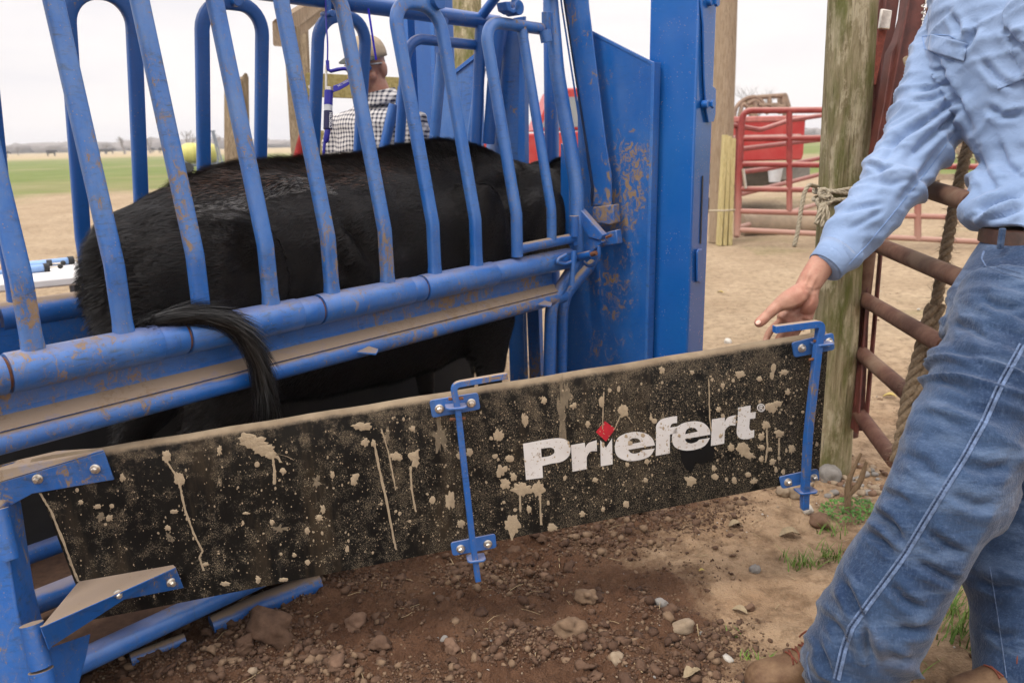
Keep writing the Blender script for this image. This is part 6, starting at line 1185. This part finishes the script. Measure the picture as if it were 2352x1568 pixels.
# yellow tank sprayer
sk_ = 42; s0 = at(462, 378, sk_); spr = thing('sprayer', (s0.x, s0.y, 0), 'yellow tank sprayer on a grey frame out in the pasture', 'sprayer'); ym = plain('yellow_poly_tank', (.56, .52, .15), .5, 0, .12, 2); gm = plain('grey_frame_steel', (.16, .18, .22), .6)
A = at(416, 352, sk_); B = at(500, 352, sk_*1.02); ax = (B-A).normalized(); 
MB().tube([A+ax*0, A+ax*.10, A+ax*.3, B-ax*.3, B-ax*.1, B], [.28, .44, .52, .52, .44, .28], 28).build('tank', ym, spr, autos=180)
for f_ in (.33, .72): c = A.lerp(B, f_); MB().tube([c-ax*.04, c+ax*.04], .535, 28).build('tank_strap', plain('dull_strap', (.45, .42, .10), .6), spr)
MB().box(A.lerp(B, .5)-Z*.62, (ax, ax.cross(Z), Z), (2.3, .9, .12)).build('trailer_frame', gm, spr, bev=.01)
for f_ in (.1, .9):
    for s in (-1, 1): c = A.lerp(B, f_)+ax.cross(Z)*.5*s; c.z = .3; MB().tube([c, c+ax.cross(Z)*.16*s], .3, 20).build('wheel', blk, spr)
for a, b in (((487, 302), (503, 368)), ((490, 300), (512, 378)), ((484, 302), (494, 301)), ((484, 378), (520, 372)), ((500, 352), (500, 378)), ((418, 362), (432, 378))): MB().tube([at(*a, sk_), at(*b, sk_)], .045, 6).build('boom', gm, spr)
# white table with syringes
tz_ = .78; Ta, Tb = pz(-130, 663, tz_), pz(200, 632, tz_); dT = (Tb-Ta).normalized(); nT = Vector((-dT.y, dT.x, 0)); tb = thing('folding_table', tuple(Vector((Ta.x, Ta.y, 0))), 'white plastic table with blue syringes on it beyond the chute', 'table'); wp = plain('white_table_plastic', (.72, .70, .68), .5, 0, .05, 4)
MB().prism([Ta, Tb, Tb+nT*.62, Ta+nT*.62], Z*-.045).build('table_top', wp, tb, bev=.01)
for u in (.08, .92):
    for w in (.08, .54): c = Ta+(Tb-Ta)*u+nT*w; MB().tube([c-Z*.04, Vector((c.x, c.y, 0))], .015, 10).build('leg', gm, tb)
sb = plain('pale_blue_syringe', (.22, .36, .62), .4, 0, .15, 10); tanh = plain('tan_grip', (.55, .38, .20), .6)
def syringe(x, y, ang, lab, L=.26, tan=False):
    c = pz(x, y, tz_+.02); d = dT*math.cos(ang)+nT*math.sin(ang); o = thing('syringe', (c.x, c.y, tz_), lab, 'syringe', 'syringes on the white table')
    MB().tube([c-d*L*.5, c+d*L*.2], .020, 14).build('barrel', sb, o); MB().tube([c+d*L*.2, c+d*L*.3], .024, 14).build('collar', blk, o); MB().tube([c+d*L*.3, c+d*L*.46], .005, 8).build('plunger_rod', chrome, o); MB().ball(c+d*L*.5, .014, 8).build('plunger_knob', blk, o)
    MB().tube([c-d*L*.5, c-d*L*.85], .018 if tan else .012, 12).build('grip', tanh if tan else sb, o)
syringe(74, 618, .12, 'blue syringe nearest the table edge with black knob'); syringe(82, 609, -.06, 'syringe with tan grip lying behind the nearest one', tan=True); syringe(128, 602, .2, 'blue syringe farthest right against the dark rump', .3)
# drench gun hanging in the chute
gk = 2.92; dg_ = plain('deep_blue_plastic', (.020, .018, .28), .3, 0, .1, 10); dkb = plain('dark_blue_label', (.012, .010, .06), .35, 0, .1, 10); DG = lambda x, y, o=0: at(x, y, gk-o); q = DG(750, 280); gun = thing('drench_gun', tuple(q), 'deep blue drench gun hanging upright from the chute top rail', 'drench gun')
def gt_(pts, r, name, m_, n=16): return MB().tube([DG(*p) for p in pts], r, n).build(name, m_, gun)
px_ = gk/F
gt_(((749, 150), (749, 202)), 2.8*px_, 'plunger_rod', chrome); gt_(((755, 201), (755, 209)), 8.5*px_, 'cap', chrome); gt_(((755, 209), (754, 242)), 10*px_, 'barrel', dg_); gt_(((754, 242), (754, 256)), 9.6*px_, 'clear_tube', plain('clear_plastic', (.5, .52, .55), .15)); gt_(((754, 256), (753, 297)), 10.3*px_, 'label_sleeve', dkb); gt_(((753, 297), (752, 302), (749, 322), (747, 328)), [6*px_, 6.5*px_, 6.5*px_, 4*px_], 'nozzle', dg_); gt_(((746, 326), (744, 345), (743, 362)), 3.2*px_, 'tip', dg_)
gt_(((752, 140), (753, 160), (760, 164), (775, 160), (790, 158), (806, 161), (822, 172)), 4.2*px_, 'upper_lever', dg_)
hb = [(765, 205), (780, 200), (798, 190), (812, 178), (824, 166)]; rows = []
for x, y in hb: rows.append([DG(x, y-7.5, .004), DG(x, y+7.5, .004), DG(x, y+7.5, -.010), DG(x, y-7.5, -.010)])
MB().loft(rows).build('lower_lever', dg_, gun, bev=.0015)
def text(body, size, org, ex, ey, m_, parent, name='lettering', off=0):
    cu = bpy.data.curves.new('t', 'FONT'); cu.body = body; cu.size = 1; cu.offset = .015; cu.resolution_u = 3; o = bpy.data.objects.new('t', cu); COL.objects.link(o); dg = bpy.context.evaluated_depsgraph_get(); dg.update(); ev = o.evaluated_get(dg); me = ev.to_mesh(); xs = [v.co.x for v in me.vertices]; w = max(xs)-min(xs); s = size/w
    mb = MB(); mb.v = [org+ex*(v.co.x-min(xs))*s+ey*v.co.y*s*1.05 for v in me.vertices]; mb.f = [tuple(p.vertices) for p in me.polygons]; ev.to_mesh_clear(); bpy.data.objects.remove(o); return mb.build(name, m_, parent, smooth=False)
wht = plain('white_print', (.75, .75, .78), .5, 0, .05)
A = DG(761.5, 294, .0205); B = DG(762, 259, .0205); ex = (B-A).normalized(); vy = (DG(753, 276)-DG(762, 276)).normalized(); vy = (vy-ex*vy.dot(ex)).normalized(); text('CYDECTIN', (B-A).length, A, ex, vy, wht, gun)
A = DG(803, 181, .0065); B = DG(775, 196, .0065); ex = (B-A).normalized(); vy = ex.cross((CAM-A).normalized()).normalized(); vy = vy if vy.z < 0 else -vy; text('CYDECTIN', (B-A).length, A, ex, vy, wht, gun)
MB().tube(fillet([DG(752, 142), DG(753, 100), DG(748, 40), DG(748, -30)], .05), .003, 6).build('hanging_cord', dg_, gun)
tag(MB().tube(fillet([pt(846, 20, .5), pt(852, 60, .5), pt(858, 100, .5), pt(864, 138, .5)], .1), .004, 8).build('blue_cord', plain('bright_blue_cord', (.015, .01, .5), .5), None), 'thin bright blue cord dangling before the man in the cap', 'cord')

# ------------------------------------------------------------------ far away: trees, cattle, wood edge
bark = plain('bare_grey_bark', (.20, .175, .155), .95, 0, .2, 3)
def bare_tree(x, y, k, hpx, lab, seed, spread=.55, tw=1.):
    rnd = random.Random(seed); b = at(x, y, k); b.z = 0; Ht = hpx*k/F; o = thing('bare_tree', tuple(b), lab, 'tree', 'bare trees at the field edge'); tr_ = MB(); cr = MB()
    def br(p, d, L, r, depth):
        q = p+d*L*.5+Vector((rnd.uniform(-1, 1), rnd.uniform(-1, 1), 0))*L*.06; e = q+(d+Vector((0, 0, .12))).normalized()*L*.5
        (tr_ if depth == 0 else cr).tube([p, q, e], [r, r*.8, r*.62], 6 if depth < 2 else 3, caps=False)
        if depth >= 5: return
        for i in range(3 if depth < 4 else 2):
            a = rnd.uniform(0, 6.28); nd = (d+Vector((math.cos(a), math.sin(a), rnd.uniform(-.1, .5)))*spread*rnd.uniform(.6, 1.3)).normalized(); br(e if i else q.lerp(e, rnd.uniform(.2, .9)), nd, L*rnd.uniform(.6, .82), r*.55, depth+1)
    br(b, Vector((rnd.uniform(-.08, .08), 0, 1)).normalized(), Ht*.27, Ht*.022*tw, 0); tr_.build('trunk', bark, o, autos=180); cr.build('crown', bark, o, autos=180)
for i, a in enumerate(((285, 340, 190, 52, 'small bare tree at the field edge left of the second far bar'), (345, 338, 200, 44, 'low bare tree at the field edge in the second bar gap'), (433, 336, 170, 64, 'taller forked bare tree beside the yellow tank'), (497, 334, 180, 54, 'bare tree rising behind the sprayer boom'), (240, 341, 210, 30, 'tiny bare bush far out beyond the first blue bars'), (40, 345, 220, 26, 'tiny bare bush far out at the left edge'), (1722, 300, 60, 200, 'slender bare tree rising above the red truck'), (1925, 300, 48, 230, 'bare tree half hidden behind the mossy post'))): bare_tree(*a, seed=i+3, tw=.8 if i > 5 else 2.6)
black_hide = cm.m; wh_hide = plain('white_face_hide', (.5, .48, .45), .9)
for (x, y, k, yaw, m_, lab) in ((116, 344, 170, .9, black_hide, 'black and white cow far out facing the camera at left'), (234, 339, 210, .1, black_hide, 'first of two tiny dark cows close together'), (250, 338.5, 200, .2, black_hide, 'second of two tiny dark cows close together'), (347, 337, 220, 1.4, black_hide, 'tiny dark cow lying alone far out'), (371, 336, 190, 1.2, black_hide, 'tiny dark cow standing near the third blue bar'), (3, 345, 150, .2, black_hide, 'dark cow cut by the left edge of the field')):
    b = at(x, y, k); b.z = 0; o = thing('cow', tuple(b), lab, 'cow', 'cattle far out on the pasture'); d = Vector((math.cos(yaw), math.sin(yaw), 0)); w = Vector((-d.y, d.x, 0)); mb = MB()
    mb.tube([b+d*-.95+Z*1.0, b+d*-.8+Z*1.0, b+Z*.95, b+d*.75+Z*1.02, b+d*.95+Z*1.05], [.2, .36, .40, .36, .2], 12); mb.tube([b+d*.85+Z*1.15, b+d*1.25+Z*1.1, b+d*1.6+Z*.8], [.2, .17, .09], 10)
    for u in (-.7, .7):
        for s in (-.2, .2): mb.tube([b+d*u+w*s+Z*.9, b+d*u+w*s], [.13, .07], 8)
    V_, N_, Q_ = remesh(mb, .06, 3); fromarr('body', V_, Q_, m_, o)
    if 'white' in lab: MB().ball(b+d*1.45+Z*.95, .16, 8).build('face', wh_hide, o)
# the wood at the far side of the pasture: a ragged band of bare trees
n = 1900; ang = RNG.uniform(-1.05, 1.05, n); dist = RNG.uniform(430, 560, n); Vs, Fs = [], []; b = 0
hgt = (4.2+.9*fbm(ang*9, ang*0, seed=51, oct=3)*2)*np.where(RNG.uniform(0, 1, n) < .05, 1.25, 1.)
for i in range(n):
    cx, cy = math.sin(ang[i])*dist[i], math.cos(ang[i])*dist[i]; R_ = RNG.uniform(4, 10); h = max(2.2, hgt[i]); V, Fc = ICO2
    P = V*(1+.9*fbm(V[:, 0]*1.7+i, V[:, 1]*1.7, V[:, 2]*1.7, oct=2, seed=i % 97))[:, None]; P = P*np.array([R_, R_, h*.55])+np.array([cx, cy, h*.42]); Vs.append(P); Fs.append(Fc+b); b += len(P)
wd = M('winter_wood', 1., 0); wd.set('Base Color', wd.mix(wd.step(wd.noise(wd.coord((1, 1, .4)), .9, 5, .7), .3, .7), (.15, .13, .12), (.27, .24, .22)))
npmesh('far_wood', np.concatenate(Vs), np.concatenate(Fs), wd.m, kind='stuff')
# the air
hz = MB(); hz.prism([Vector((-900, -150, -1.5)), Vector((900, -150, -1.5)), Vector((900, 900, -1.5)), Vector((-900, 900, -1.5))], Z*13.0)
hm_ = bpy.data.materials.new('haze_air'); hm_.use_nodes = True; hm_.node_tree.nodes.clear(); ho = hm_.node_tree.nodes.new('ShaderNodeOutputMaterial'); hv = hm_.node_tree.nodes.new('ShaderNodeVolumePrincipled'); hv.inputs['Color'].default_value = (.93, .94, .97, 1); hv.inputs['Density'].default_value = .0010; hm_.node_tree.links.new(hv.outputs[0], ho.inputs['Volume'])
HAZE = hz.build('haze', hm_, None, smooth=False, kind='stuff')
